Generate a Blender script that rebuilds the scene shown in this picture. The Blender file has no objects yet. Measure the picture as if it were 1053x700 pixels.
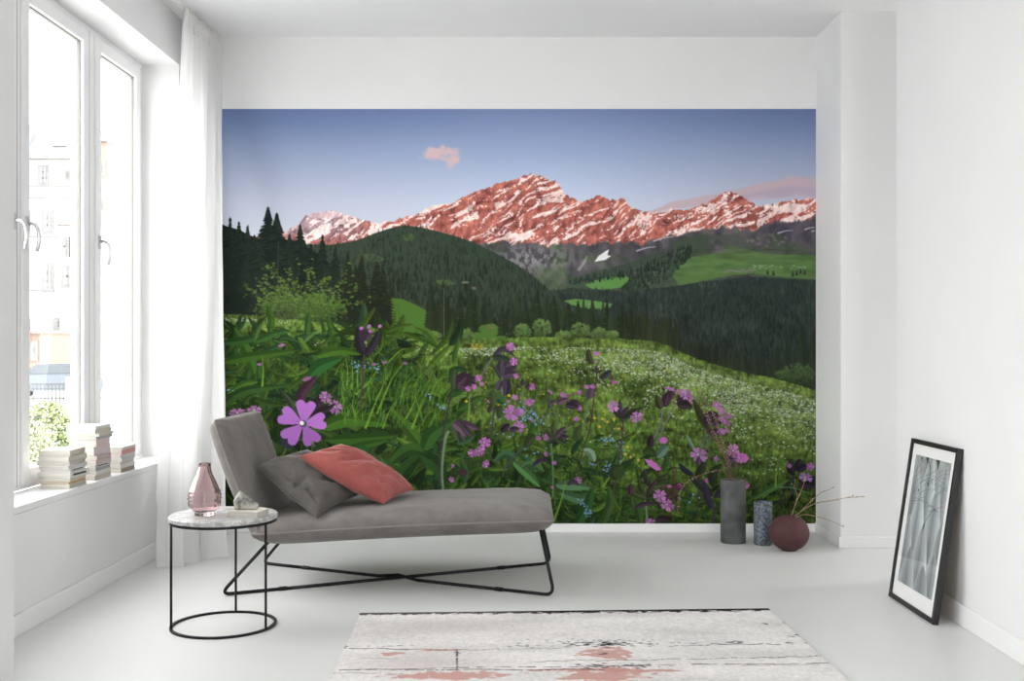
import bpy, bmesh, math, random
import numpy as np
from mathutils import Vector, Matrix

# ---------------------------------------------------------------- camera, light, exposure
SC = bpy.context.scene
COL = SC.collection
CAM_H = 1.12            # eye height in metres
F = 1090.0              # focal length in pixels of the 1053 px wide frame
VX, VY = 543.0, 357.0   # vanishing point of the room's depth in that frame

cam_data = bpy.data.cameras.new('camera')
cam_data.sensor_width = 36.0
cam_data.lens = 36.0*F/1053.0
cam_data.shift_x = -(VX-526.5)/1053.0
cam_data.shift_y = (VY-350.0)/1053.0
cam_data.clip_start = 0.05; cam_data.clip_end = 600
cam = bpy.data.objects.new('camera', cam_data); COL.objects.link(cam)
cam.location = (0, 0, CAM_H); cam.rotation_euler = (math.pi/2, 0, 0)
SC.camera = cam

world = bpy.data.worlds.new('overcast sky'); SC.world = world; world.use_nodes = True
wn = world.node_tree; bg = wn.nodes['Background']
bg.inputs['Color'].default_value = (1.0, 0.99, 0.985, 1); bg.inputs['Strength'].default_value = 4.4

SC.view_settings.view_transform = 'Standard'; SC.view_settings.look = 'None'
SC.view_settings.gamma = 1.0; SC.view_settings.use_curve_mapping = False
SC.view_settings.exposure = 1.2
SC.cycles.max_bounces = 10; SC.cycles.diffuse_bounces = 6; SC.cycles.transparent_max_bounces = 16

def area_light(name, loc, rot, sx, sy, power, color=(1, 1, 1), portal=False):
    d = bpy.data.lights.new(name, 'AREA'); d.shape = 'RECTANGLE'; d.size = sx; d.size_y = sy
    d.energy = power; d.color = color
    if portal: d.cycles.is_portal = True
    o = bpy.data.objects.new(name, d); COL.objects.link(o); o.location = loc; o.rotation_euler = rot
    return o
# portals: tall left window; unseen nearer window, recess and rear openings, added for light
area_light('daylight_portal', (-2.28, 5.0, 1.62), (0, -math.pi/2, 0), 2.3, 2.3, 1, portal=True)
area_light('daylight_portal', (-2.28, 1.0, 1.62), (0, -math.pi/2, 0), 2.3, 1.8, 1, portal=True)
area_light('daylight_portal', (4.85, 5.49, 1.5), (0, math.pi/2, 0), 2.0, .84, 1, portal=True)
area_light('daylight_portal', (1.22, -2.45, 1.25), (math.pi/2, 0, math.pi), 1.0, 2.2, 1, portal=True)

# ---------------------------------------------------------------- helpers
def P(px, py, Y):
    """point of the room seen at pixel (px, py) at depth Y"""
    return Vector(((px-VX)/F*Y, Y, CAM_H-(py-VY)/F*Y))
def floor_pt(px, py, z=0.0):
    Y = F*(CAM_H-z)/(py-VY); return Vector(((px-VX)/F*Y, Y, z))
def tag(o, label=None, cat=None, group=None, kind=None):
    if label: o['label'] = label
    if cat: o['category'] = cat
    if group: o['group'] = group
    if kind: o['kind'] = kind
    return o
def empty(name, loc=(0, 0, 0), rz=0.0):
    o = bpy.data.objects.new(name, None); o.empty_display_size = .1; COL.objects.link(o)
    o.location = loc; o.rotation_euler = (0, 0, rz); return o
class MB:
    def __init__(s): s.v = []; s.f = []
    def add(s, v, f):
        n = len(s.v); s.v += [tuple(q) for q in v]; s.f += [tuple(i+n for i in q) for q in f]; return s
    def box(s, x0, x1, y0, y1, z0, z1):
        v = [(x0, y0, z0), (x1, y0, z0), (x1, y1, z0), (x0, y1, z0), (x0, y0, z1), (x1, y0, z1), (x1, y1, z1), (x0, y1, z1)]
        return s.add(v, [(3, 2, 1, 0), (4, 5, 6, 7), (0, 1, 5, 4), (1, 2, 6, 5), (2, 3, 7, 6), (3, 0, 4, 7)])
    def tube(s, pts, r, n=12, closed=False):
        pts = [Vector(q) for q in pts]; m = len(pts)
        rr = r if isinstance(r, (list, tuple)) else [r]*m
        T = []
        for i in range(m):
            a = pts[(i-1) % m] if closed else pts[max(0, i-1)]; b = pts[(i+1) % m] if closed else pts[min(m-1, i+1)]
            T.append((b-a).normalized())
        up = Vector((0, 0, 1)) if abs(T[0].z) < .9 else Vector((1, 0, 0))
        nn = (up-T[0]*up.dot(T[0])).normalized(); V = []
        for i in range(m):
            nn = (nn-T[i]*nn.dot(T[i])).normalized(); bb = T[i].cross(nn)
            for k in range(n):
                a = 2*math.pi*k/n; V.append(pts[i]+(nn*math.cos(a)+bb*math.sin(a))*rr[i])
        Fc = []
        for i in range(m if closed else m-1):
            for k in range(n):
                a = i*n+k; b = i*n+(k+1) % n; c = ((i+1) % m)*n+(k+1) % n; d = ((i+1) % m)*n+k
                Fc.append((a, b, c, d))
        if not closed:
            Fc.append(tuple(range(n))[::-1]); Fc.append(tuple((m-1)*n+k for k in range(n)))
        return s.add(V, Fc)
    def lathe(s, prof, c=(0, 0, 0), n=48, cap0=True, cap1=True):
        V = []; Fc = []
        for r, z in prof:
            for k in range(n):
                a = 2*math.pi*k/n; V.append((c[0]+r*math.cos(a), c[1]+r*math.sin(a), c[2]+z))
        for i in range(len(prof)-1):
            for k in range(n): Fc.append((i*n+k, i*n+(k+1) % n, (i+1)*n+(k+1) % n, (i+1)*n+k))
        if cap0: Fc.append(tuple(range(n))[::-1])
        if cap1: Fc.append(tuple((len(prof)-1)*n+k for k in range(n)))
        return s.add(V, Fc)
    def build(s, name, m, parent=None, smooth=False, bevel=0, seg=2, sub=0, loc=None):
        me = bpy.data.meshes.new(name); me.from_pydata(s.v, [], s.f); me.validate(); me.update()
        if smooth: me.polygons.foreach_set('use_smooth', [True]*len(me.polygons))
        o = bpy.data.objects.new(name, me); COL.objects.link(o)
        if m: me.materials.append(m)
        if parent: o.parent = parent
        if loc: o.location = loc
        if bevel:
            b = o.modifiers.new('bevel', 'BEVEL'); b.width = bevel; b.segments = seg; b.limit_method = 'ANGLE'; b.angle_limit = .6
        if sub:
            q = o.modifiers.new('subdivision', 'SUBSURF'); q.levels = sub; q.render_levels = sub
        return o
def copy_tree(o, parent=None):
    c = o.copy(); COL.objects.link(c); c.parent = parent
    for ch in [q for q in bpy.data.objects if q.parent == o]: copy_tree(ch, c)
    return c
def round_path(pts, r, n=6):
    """polyline with its inner corners rounded to radius r"""
    pts = [Vector(q) for q in pts]; out = [pts[0]]
    for i in range(1, len(pts)-1):
        a, b, c = pts[i-1], pts[i], pts[i+1]
        d0 = (a-b).normalized(); d1 = (c-b).normalized(); l = min(r, (a-b).length*.45, (c-b).length*.45)
        p0 = b+d0*l; p1 = b+d1*l
        for k in range(n+1):
            t = k/n; out.append(p0*(1-t)**2+b*2*t*(1-t)+p1*t*t)
    out.append(pts[-1]); return out

# ---------------------------------------------------------------- materials
def mat(name, col=(.8, .8, .8), rough=.5, metal=0.0, spec=None, sheen=0.0):
    m = bpy.data.materials.new(name); m.use_nodes = True; b = m.node_tree.nodes['Principled BSDF']
    b.inputs['Base Color'].default_value = (*col, 1); b.inputs['Roughness'].default_value = rough; b.inputs['Metallic'].default_value = metal
    if spec is not None: b.inputs['Specular IOR Level'].default_value = spec
    if sheen: b.inputs['Sheen Weight'].default_value = sheen; b.inputs['Sheen Roughness'].default_value = .4
    return m
def N(m, t, **k):
    n = m.node_tree.nodes.new(t)
    for a, b in k.items(): setattr(n, a, b)
    return n
def L(m, a, b): m.node_tree.links.new(a, b)
def coords(m, scale=(1, 1, 1)):
    tc = N(m, 'ShaderNodeTexCoord'); mp = N(m, 'ShaderNodeMapping'); mp.inputs['Scale'].default_value = scale
    L(m, tc.outputs['Object'], mp.inputs['Vector']); return mp.outputs['Vector']
def noise_tex(m, scale, detail=4, rough=.55, cs=(1, 1, 1)):
    n = N(m, 'ShaderNodeTexNoise'); n.inputs['Scale'].default_value = scale; n.inputs['Detail'].default_value = detail; n.inputs['Roughness'].default_value = rough
    L(m, coords(m, cs), n.inputs['Vector']); return n.outputs['Fac']
def ramp(m, fac, stops):
    r = N(m, 'ShaderNodeValToRGB'); e = r.color_ramp.elements
    while len(e) < len(stops): e.new(.5)
    for i, (p_, c) in enumerate(stops): e[i].position = p_; e[i].color = (*c, 1)
    L(m, fac, r.inputs['Fac']); return r.outputs['Color']
def bsdf(m): return m.node_tree.nodes['Principled BSDF']
def bump(m, fac, strength=.2, dist=.01):
    b = N(m, 'ShaderNodeBump'); b.inputs['Strength'].default_value = strength; b.inputs['Distance'].default_value = dist
    L(m, fac, b.inputs['Height']); L(m, b.outputs['Normal'], bsdf(m).inputs['Normal'])
def noisy(name, c0, c1, scale, rough=.5, lo=.3, hi=.7, bs=0, bscale=None, bd=.002, cs=(1, 1, 1), **k):
    m = mat(name, c0, rough, **k); L(m, ramp(m, noise_tex(m, scale, cs=cs), [(lo, c0), (hi, c1)]), bsdf(m).inputs['Base Color'])
    if bs: bump(m, noise_tex(m, bscale or scale*3, cs=cs), bs, bd)
    return m
def lin(c):
    c = np.asarray(c, float); return np.where(c <= .04045, c/12.92, ((c+.055)/1.055)**2.4)
def srgb(r, g, b): return tuple(float(q) for q in lin(np.array((r, g, b))/255.))

M = {}
M['wall'] = noisy('white_wall_paint', (.765, .765, .765), (.785, .785, .785), 2.5, .6, bs=.06, bscale=60, bd=.001)
M['ceiling'] = noisy('white_ceiling_paint', (.80, .80, .80), (.83, .83, .825), 2, .75)
M['trim'] = mat('white_gloss_trim', (.83, .83, .83), .35)
M['window_paint'] = mat('white_window_lacquer', (.82, .82, .82), .3)
M['gap'] = mat('window_gasket', (.22, .22, .2), .6)
M['handle'] = mat('brushed_window_handle', (.62, .62, .63), .3, metal=.8)

fl = mat('grey_coated_floor', (.5, .5, .5), .3); M['floor'] = fl
c_ = ramp(fl, noise_tex(fl, .7, 2, .5), [(.25, (.665, .665, .655)), (.75, (.725, .725, .715))]); L(fl, c_, bsdf(fl).inputs['Base Color'])
bsdf(fl).inputs['Roughness'].default_value = .36; bsdf(fl).inputs['Specular IOR Level'].default_value = .35

def glass_pane_mat():
    m = bpy.data.materials.new('clear_window_glass'); m.use_nodes = True; t = m.node_tree; t.nodes.clear()
    o = t.nodes.new('ShaderNodeOutputMaterial'); a = t.nodes.new('ShaderNodeBsdfTransparent'); g = t.nodes.new('ShaderNodeBsdfGlossy'); x = t.nodes.new('ShaderNodeMixShader'); fr = t.nodes.new('ShaderNodeFresnel')
    fr.inputs['IOR'].default_value = 1.35; g.inputs['Roughness'].default_value = .0; a.inputs['Color'].default_value = (.97, .98, .98, 1)
    ge = t.nodes.new('ShaderNodeNewGeometry'); mu_ = t.nodes.new('ShaderNodeMath'); mu_.operation = 'MULTIPLY_ADD'; mu_.inputs[1].default_value = -1; mu_.inputs[2].default_value = 1; m2 = t.nodes.new('ShaderNodeMath'); m2.operation = 'MULTIPLY'
    t.links.new(ge.outputs['Backfacing'], mu_.inputs[0]); t.links.new(mu_.outputs[0], m2.inputs[0]); t.links.new(fr.outputs[0], m2.inputs[1]); t.links.new(m2.outputs[0], x.inputs[0]); t.links.new(a.outputs[0], x.inputs[1]); t.links.new(g.outputs[0], x.inputs[2]); t.links.new(x.outputs[0], o.inputs[0]); return m
M['pane'] = glass_pane_mat()
M['picture_glass'] = glass_pane_mat(); M['picture_glass'].name = 'picture_glass'
for n_ in M['picture_glass'].node_tree.nodes:
    if n_.type == 'BSDF_TRANSPARENT': n_.inputs['Color'].default_value = (1, 1, 1, 1)
def sheer_mat():
    m = bpy.data.materials.new('sheer_white_voile'); m.use_nodes = True; t = m.node_tree; t.nodes.clear()
    o = t.nodes.new('ShaderNodeOutputMaterial'); d = t.nodes.new('ShaderNodeBsdfDiffuse'); r = t.nodes.new('ShaderNodeBsdfTranslucent'); a = t.nodes.new('ShaderNodeBsdfTransparent')
    d.inputs['Color'].default_value = (.86, .86, .85, 1); r.inputs['Color'].default_value = (.86, .86, .86, 1)
    x = t.nodes.new('ShaderNodeMixShader'); x.inputs[0].default_value = .5; y = t.nodes.new('ShaderNodeMixShader'); y.inputs[0].default_value = .13
    t.links.new(d.outputs[0], x.inputs[1]); t.links.new(r.outputs[0], x.inputs[2]); t.links.new(x.outputs[0], y.inputs[1]); t.links.new(a.outputs[0], y.inputs[2]); t.links.new(y.outputs[0], o.inputs[0]); return m
M['sheer'] = sheer_mat()
def fabric(name, c0, c1, sheen=.25):
    m = mat(name, c0, .85, sheen=sheen, spec=.2)
    L(m, ramp(m, noise_tex(m, 9, 6, .65), [(.3, c0), (.7, c1)]), bsdf(m).inputs['Base Color'])
    bump(m, noise_tex(m, 420, 2), .25, .001); return m
M['grey_velvet'] = fabric('warm_grey_velvet', (.138, .126, .119), (.200, .184, .172), .12)
M['pillow_grey'] = fabric('dark_grey_velvet', (.082, .075, .068), (.118, .108, .098))
M['pillow_red'] = fabric('terracotta_velvet', (.300, .078, .068), (.38, .108, .094))
M['piping'] = mat('grey_piping', (.20, .185, .175), .8)
M['black_metal'] = mat('black_powder_coat', (.010, .010, .011), .45, spec=.25)
M['black_frame'] = mat('black_frame_wood', (.012, .012, .013), .45)

def attr_mat(name, rough=.6, spec=.3):
    m = mat(name, (.5, .5, .5), rough, spec=spec); a = N(m, 'ShaderNodeAttribute'); a.attribute_name = 'print'
    L(m, a.outputs['Color'], bsdf(m).inputs['Base Color']); return m
def printed_sheet(name, img, origin, du, dv, m, parent=None, gain=1.0):
    """flat printed sheet: a fine grid whose colours are the print's own; img rows run along dv"""
    h, w = img.shape[:2]
    o_, du, dv = (np.array(q, float) for q in (origin, du, dv))
    U, V = np.meshgrid(np.linspace(0, 1, w), np.linspace(0, 1, h))
    co = o_[None, None]+U[..., None]*du+V[..., None]*dv
    i = (np.arange(h-1)[:, None]*w+np.arange(w-1)[None, :]).ravel()
    quads = np.stack([i, i+w, i+w+1, i+1], 1).astype(np.int32)
    me = bpy.data.meshes.new(name); me.vertices.add(w*h); me.vertices.foreach_set('co', co.astype(np.float32).ravel())
    nf = len(quads); me.loops.add(nf*4); me.loops.foreach_set('vertex_index', quads.ravel())
    me.polygons.add(nf); me.polygons.foreach_set('loop_start', np.arange(nf, dtype=np.int32)*4)
    me.update(calc_edges=True)
    at = me.attributes.new('print', 'FLOAT_COLOR', 'POINT')
    c = np.ones((h*w, 4), np.float32); c[:, :3] = np.clip(lin(img.reshape(-1, 3))*gain, 0, .95); at.data.foreach_set('color', c.ravel())
    me.materials.append(m); o = bpy.data.objects.new(name, me); COL.objects.link(o)
    if parent: o.parent = parent
    return o
# ---------------------------------------------------------------- picture printing (numpy)
RS = 3
class Paint:
    """a small rasteriser: the print on the wallpaper is drawn shape by shape"""
    def __init__(s, x0, y0, w, h, k=RS):
        s.x0, s.y0, s.k = x0, y0, k
        s.W, s.H = int(w*k), int(h*k)
        s.a = np.zeros((s.H, s.W, 3), np.float32)
        s.X = (np.arange(s.W, dtype=np.float32)+.5)/k + x0
        s.Y = (np.arange(s.H, dtype=np.float32)+.5)/k + y0
    def box(s, xa, ya, xb, yb):
        i0 = max(0, int((xa-s.x0)*s.k)-1); i1 = min(s.W, int((xb-s.x0)*s.k)+2)
        j0 = max(0, int((ya-s.y0)*s.k)-1); j1 = min(s.H, int((yb-s.y0)*s.k)+2)
        return (i0, i1, j0, j1) if i1 > i0 and j1 > j0 else None
    def mask(s, P, b):
        i0, i1, j0, j1 = b
        X = s.X[i0:i1][None, :]; Y = s.Y[j0:j1][:, None]
        m = np.zeros((j1-j0, i1-i0), bool)
        n = len(P)
        for i in range(n):
            xa, ya = P[i]; xb, yb = P[(i+1) % n]
            if ya == yb: continue
            c = (Y > min(ya, yb)) & (Y <= max(ya, yb))
            m ^= c & (X < xa+(Y-ya)*(xb-xa)/(yb-ya))
        return m
    def poly(s, P, col, al=1.0, rough=0, seed=0, fs=6):
        xs = [p[0] for p in P]; ys = [p[1] for p in P]
        b = s.box(min(xs)-rough, min(ys)-rough, max(xs)+rough, max(ys)+rough)
        if b is None: return
        i0, i1, j0, j1 = b
        m = s.mask(P, b)
        c = np.array(col, np.float32)
        if rough:
            f = fbm(s.X[i0:i1][None, :]/fs, s.Y[j0:j1][:, None]/fs, 4, seed)
            m = m & (f > .3+.0*f)
            mm = m.astype(np.float32)*np.clip((f-.3)*rough, 0, 1)*al
            r = s.a[j0:j1, i0:i1]; r += (c-r)*mm[..., None]
            return
        r = s.a[j0:j1, i0:i1]
        r[m] += (c-r[m])*al
    def ell(s, x, y, rx, ry, col, al=1.0, rot=0.0, soft=0.0):
        R = max(rx, ry)
        b = s.box(x-R, y-R, x+R, y+R)
        if b is None: return
        i0, i1, j0, j1 = b
        X = s.X[i0:i1][None, :]-x; Y = s.Y[j0:j1][:, None]-y
        c, d = math.cos(rot), math.sin(rot)
        q = ((X*c+Y*d)/rx)**2+((-X*d+Y*c)/ry)**2
        m = np.clip((1-q)/max(soft, 1e-3), 0, 1)*al if soft else (q < 1)*al
        r = s.a[j0:j1, i0:i1]; r += (np.array(col, np.float32)-r)*m[..., None].astype(np.float32)
    def stroke(s, pts, w0, w1, col, al=1.0):
        """tapering line through pts"""
        P = curve_pts(pts, 5)
        n = len(P); L = []; R = []
        for i in range(n):
            a = P[max(0, i-1)]; b = P[min(n-1, i+1)]
            dx, dy = b[0]-a[0], b[1]-a[1]; l = math.hypot(dx, dy) or 1
            w = (w0+(w1-w0)*i/(n-1))/2
            L.append((P[i][0]-dy/l*w, P[i][1]+dx/l*w)); R.append((P[i][0]+dy/l*w, P[i][1]-dx/l*w))
        s.poly(L+R[::-1], col, al)
    def leaf(s, pts, w, col, al=1.0, two=.82, rib=None):
        """lance-shaped blade along pts, one half darker than the other"""
        P = curve_pts(pts, 6); n = len(P); L = []; R = []
        for i in range(n):
            a = P[max(0, i-1)]; b = P[min(n-1, i+1)]
            dx, dy = b[0]-a[0], b[1]-a[1]; l = math.hypot(dx, dy) or 1
            t = i/(n-1); ww = w/2*(math.sin(math.pi*t**.8))**.8 if 0 < t < 1 else 0
            L.append((P[i][0]-dy/l*ww, P[i][1]+dx/l*ww)); R.append((P[i][0]+dy/l*ww, P[i][1]-dx/l*ww))
        s.poly(L+P[::-1], col, al); s.poly(P+R[::-1], [c*two for c in col], al)
        if rib: s.stroke(pts, .5, .3, rib, .6)

def curve_pts(pts, k):
    if len(pts) == 2:
        (a, b), (c, d) = pts
        return [(a+(c-a)*i/k, b+(d-b)*i/k) for i in range(k+1)]
    out = []; n = len(pts)
    for i in range(n-1):
        p0 = pts[max(0, i-1)]; p1 = pts[i]; p2 = pts[i+1]; p3 = pts[min(n-1, i+2)]
        for j in range(k):
            t = j/k
            out.append(tuple(.5*((2*p1[q])+(-p0[q]+p2[q])*t+(2*p0[q]-5*p1[q]+4*p2[q]-p3[q])*t*t+(-p0[q]+3*p1[q]-3*p2[q]+p3[q])*t**3) for q in (0, 1)))
    out.append(tuple(pts[-1]))
    return out

_LAT = np.random.RandomState(7).rand(256, 256).astype(np.float32)
def vnoise(x, y, seed=0):
    x = np.asarray(x, np.float32)+seed*17.3+900; y = np.asarray(y, np.float32)+seed*31.7+900
    xi = np.floor(x).astype(np.int32); yi = np.floor(y).astype(np.int32)
    fx = x-xi; fy = y-yi
    fx = fx*fx*(3-2*fx); fy = fy*fy*(3-2*fy)
    a = _LAT[yi & 255, xi & 255]; b = _LAT[yi & 255, (xi+1) & 255]
    c = _LAT[(yi+1) & 255, xi & 255]; d = _LAT[(yi+1) & 255, (xi+1) & 255]
    return (a+(b-a)*fx)*(1-fy)+(c+(d-c)*fx)*fy
def fbm(x, y, o=4, seed=0):
    r = 0; amp = .5; t = 0
    x, y = np.broadcast_arrays(np.asarray(x, np.float32), np.asarray(y, np.float32))
    for i in range(o):
        r = r+amp*vnoise(x, y, seed+i*3); t += amp; amp *= .5; x = x*2.03; y = y*2.03
    return r/t
def tint(c, v): return [k*v for k in c]
def sstep(a, b, x):
    t = np.clip((x-a)/(b-a), 0, 1); return t*t*(3-2*t)
def mixc(r, col, m):
    r += (np.array(col, np.float32)-r)*m[..., None].astype(np.float32)

def conifer(p, x, yt, yb, w, col, rnd, al=1.0):
    n = max(3, int((yb-yt)/3)); L = []; R = []
    for i in range(n):
        t = (i+1)/n; y = yt+(yb-yt)*t; hw = w/2*t**.8*(.85+.3*rnd.random())
        L += [(x-hw, y+.3), (x-hw*.62, y-.1)]
        hw = w/2*t**.8*(.85+.3*rnd.random())
        R += [(x+hw, y+.3), (x+hw*.62, y-.1)]
    p.poly([(x, yt)]+R+L[::-1], col, al)
def forest(p, top, bot, rnd, cols, size, dens, lean=0.0):
    """rows of small firs from far to near between two height lines"""
    xs = [t[0] for t in top]; xa, xb = xs[0], xs[-1]
    ty = lambda x: float(np.interp(x, xs, [t[1] for t in top]))
    by = lambda x: float(np.interp(x, [t[0] for t in bot], [t[1] for t in bot]))
    items = []
    for i in range(dens):
        x = xa+(xb-xa)*rnd.random(); a, b = ty(x), by(x)
        if b <= a: continue
        items.append((a+(b-a)*rnd.random(), x, (a, b)))
    items.sort()
    for y, x, (a, b) in items:
        t = (y-a)/(b-a+1e-6); s = size[0]+(size[1]-size[0])*t
        s *= .75+.5*rnd.random()
        c0 = cols[0]; c1 = cols[1]; v = .72+.5*rnd.random()
        g = float(vnoise(x/14, y/9, 5))
        v *= .8+.4*g
        c = [(c0[q]+(c1[q]-c0[q])*t)*v for q in range(3)]
        conifer(p, x, y-s, y+s*.25, s*.5, c, rnd, .9)

def silene(p, x, y, r, rnd, rot=0., sq=1., dirn=0., col=(150, 92, 158)):
    """five notched petals"""
    cd, sd = math.cos(dirn), math.sin(dirn); gy = sum(col)/3; col = [c*.80+gy*.20 for c in col] if r < 20 else col
    def tr(a, b):
        b *= sq
        return (x+a*cd-b*sd, y+a*sd+b*cd)
    for k in range(5):
        a = rot+k*2*math.pi/5
        q = []
        prof = [(0, .05), (.22, .13), (.45, .26), (.68, .37), (.86, .40), (.98, .30), (1.0, .14), (.86, 0)]
        for d, w in prof: q.append((d, w))
        q += [(d, -w) for d, w in prof[::-1]]
        s1 = r*(.92+.16*rnd.random())
        P = [tr(s1*(d*math.cos(a)-w*math.sin(a)), s1*(d*math.sin(a)+w*math.cos(a))) for d, w in q]
        v = .78+.30*rnd.random()
        p.poly(P, [c*v for c in col])
        for o in (-.14, 0, .14):
            if r > 6: p.stroke([tr(s1*.15*math.cos(a+o), s1*.15*math.sin(a+o)), tr(s1*.8*math.cos(a+o*1.2), s1*.8*math.sin(a+o*1.2))], .45, .25, [c*.82 for c in col], .6)
    if r > 4:
        p.ell(x, y, r*.16, r*.16*sq, (70, 60, 80)); p.ell(x-r*.05, y-r*.03, r*.09, r*.09, (190, 190, 185))
def bud(p, x, y, l, a, rnd, col=(56, 45, 54)):
    """hairy dark calyx"""
    dx, dy = math.cos(a)*l, math.sin(a)*l
    p.leaf([(x, y), (x+dx*.5+dy*.05, y+dy*.5-dx*.05), (x+dx, y+dy)], l*.55, col, two=.7)
    p.stroke([(x+dx*.1, y+dy*.1), (x+dx*.8, y+dy*.8)], .5, .3, [c*1.5 for c in col], .5)
def head(p, x, y, s, rnd, fl=2, up=-math.pi/2, leafy=True):
    """a cluster of calyces, small leaves and some open flowers"""
    for k in range(3+rnd.randrange(2)):
        a = up+rnd.uniform(-1.1, 1.1)
        if leafy: p.leaf([(x, y), (x+math.cos(a)*s*.6, y+math.sin(a)*s*.6), (x+math.cos(a+.25)*s*1.15, y+math.sin(a+.25)*s*1.15)], s*.34, (44, 52, 38), two=.7)
    for k in range(4):
        a = up+rnd.uniform(-.9, .9)
        bud(p, x+rnd.uniform(-.2, .2)*s, y+rnd.uniform(-.2, .2)*s, s*rnd.uniform(.6, .95), a, rnd)
    for k in range(fl):
        a = up+rnd.uniform(-1.2, 1.2)
        silene(p, x+math.cos(a)*s*.95, y+math.sin(a)*s*.95, s*.36, rnd, rnd.random()*6, .75, rnd.random()*3, (158, 88, 160))

def paint_mural():
    rnd = random.Random(11)
    X0, Y0, W, H = 224, 112, 616, 427.33
    p = Paint(X0, Y0, W, H)
    A = p.a; X = np.broadcast_to(p.X[None, :], A.shape[:2]); Y = np.broadcast_to(p.Y[:, None], A.shape[:2])
    def rows(a, b): return slice(max(0, int((a-Y0)*RS)), int((b-Y0)*RS))
    # sky
    ys = [112, 130, 150, 170, 190, 210, 235]
    edge = np.array([[88, 104, 142], [102, 118, 152], [122, 135, 164], [138, 148, 172], [152, 159, 178], [163, 168, 184], [172, 176, 188]], float)
    mid = np.array([[106, 120, 158], [120, 135, 170], [134, 149, 181], [150, 164, 192], [166, 178, 201], [180, 190, 208], [190, 197, 212]], float)
    k = np.exp(-((X-560)/170.)**2)
    for c in range(3):
        e = np.interp(p.Y, ys, edge[:, c])[:, None]; m = np.interp(p.Y, ys, mid[:, c])[:, None]
        A[..., c] = e+(m-e)*k
    # clouds
    r = rows(140, 182); f = fbm(X[r]/7, Y[r]/5, 4, 3)
    d = np.maximum(1-((X[r]-452)/22)**2-((Y[r]-158+(X[r]-452)*.12)/8.5)**2, 1-((X[r]-466)/9)**2-((Y[r]-163)/12)**2)
    mixc(A[r], (198, 168, 168), sstep(-.1, .9, d+(f-.5)*1.6)*.85)
    r = rows(176, 222)
    f = fbm(X[r]/24, Y[r]/5, 4, 9)
    ctr = np.interp(p.X, [670, 690, 720, 760, 790, 815, 839], [217, 210, 205, 199, 192, 188, 190])[None, :]
    th = np.interp(p.X, [665, 690, 750, 790, 815, 839], [0, 5, 7, 11, 13, 11])[None, :]
    d = 1-((Y[r]-ctr-th*.3)/np.maximum(th, .1))**2
    mixc(A[r], (178, 152, 158), sstep(.0, .8, d+(f-.5)*.9)*.8*(th > .2))
    d2 = sstep(.3, .9, d+(f-.5))*sstep(0, 6, Y[r]-ctr)*(X[r] > 760)
    mixc(A[r], (150, 142, 165), d2*.6)
    # ridge lines
    R = [(224, 252), (296, 238), (305, 231), (315, 223), (321, 220), (343, 216), (353, 221), (369, 225), (385, 230), (405, 227), (425, 221), (437, 214.5), (453, 209), (467, 209), (475, 203), (487, 198), (497, 195), (513, 188), (527, 185), (543, 180), (557, 179.5), (563, 185), (574, 188), (581, 199), (587, 202), (595, 208), (605, 206), (617, 201), (625, 203), (629, 207), (635, 205), (642, 204.5), (647, 211), (659, 216), (671, 219), (683, 217), (697, 214), (707, 217), (715, 212), (725, 210), (735, 204), (747, 197.5), (753, 197), (759, 200), (771, 207), (783, 212), (793, 211), (805, 206.6), (821, 206), (840, 203.5)]
    rx = np.array([q[0] for q in R]); ry = np.array([q[1] for q in R])
    ridge = (np.interp(p.X, rx, ry)+(fbm(p.X/4, p.X*0, 4, 21)-.5)*6)[None, :]
    r = rows(176, 300); x, y = X[r], Y[r]; a = A[r]
    m = sstep(-.3, .4, y-ridge)
    # rock: strata rising to the right, gullies falling
    u = (x*.92-y*-.55); v = (y*1.0+x*.42)
    warp = fbm(x/22, y/22, 3, 40)*18
    st = fbm((x*.86-y*.5+warp)/16, (x*.5+y*.86+warp)/3.6, 5, 41)
    cr = 1-np.abs(fbm((x+y*.3)/9, (y-x*.3)/11, 5, 44)*2-1)
    v1 = fbm(x/2.6, y/6.5, 4, 48)
    lum = .52+.62*(st-.5)*1.5+.9*(cr-.75)*.8+(v1-.5)*.7
    depth = y-ridge
    lum += .12*np.exp(-depth/8)
    lum = np.clip(lum, 0, 1.05)[..., None]
    rock = np.array((86, 44, 44))*(1-lum)+np.array((196, 118, 102))*lum
    wl = sstep(330, 400, x)
    greyrock = np.array((84, 74, 88))*(1-lum)+np.array((180, 160, 168))*lum
    gl = (1-wl)*(1-.8*sstep(234, 250, y+(st-.5)*20))
    rock = rock*(1-gl[..., None]*.85)+greyrock*gl[..., None]*.85
    warp2 = fbm(x/26, y/26, 3, 60)*30
    sn = fbm((x*.80-y*.60+warp2)/13, (x*.55+y*.84+warp2*.6)/2.6, 5, 61)+.34*(fbm(x/1.6, y/1.3, 3, 66)-.5)
    bias = np.interp(p.X, [296, 340, 380, 430, 470, 520, 560, 600, 640, 690, 730, 775, 800, 839], [.03, .04, .11, .04, .0, .03, .05, .04, .07, .06, .05, .02, .12, .1])[None, :]
    bias = bias-.05*sstep(232, 252, y)-.02
    snm = sstep(.605, .63, sn+bias)
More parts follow.
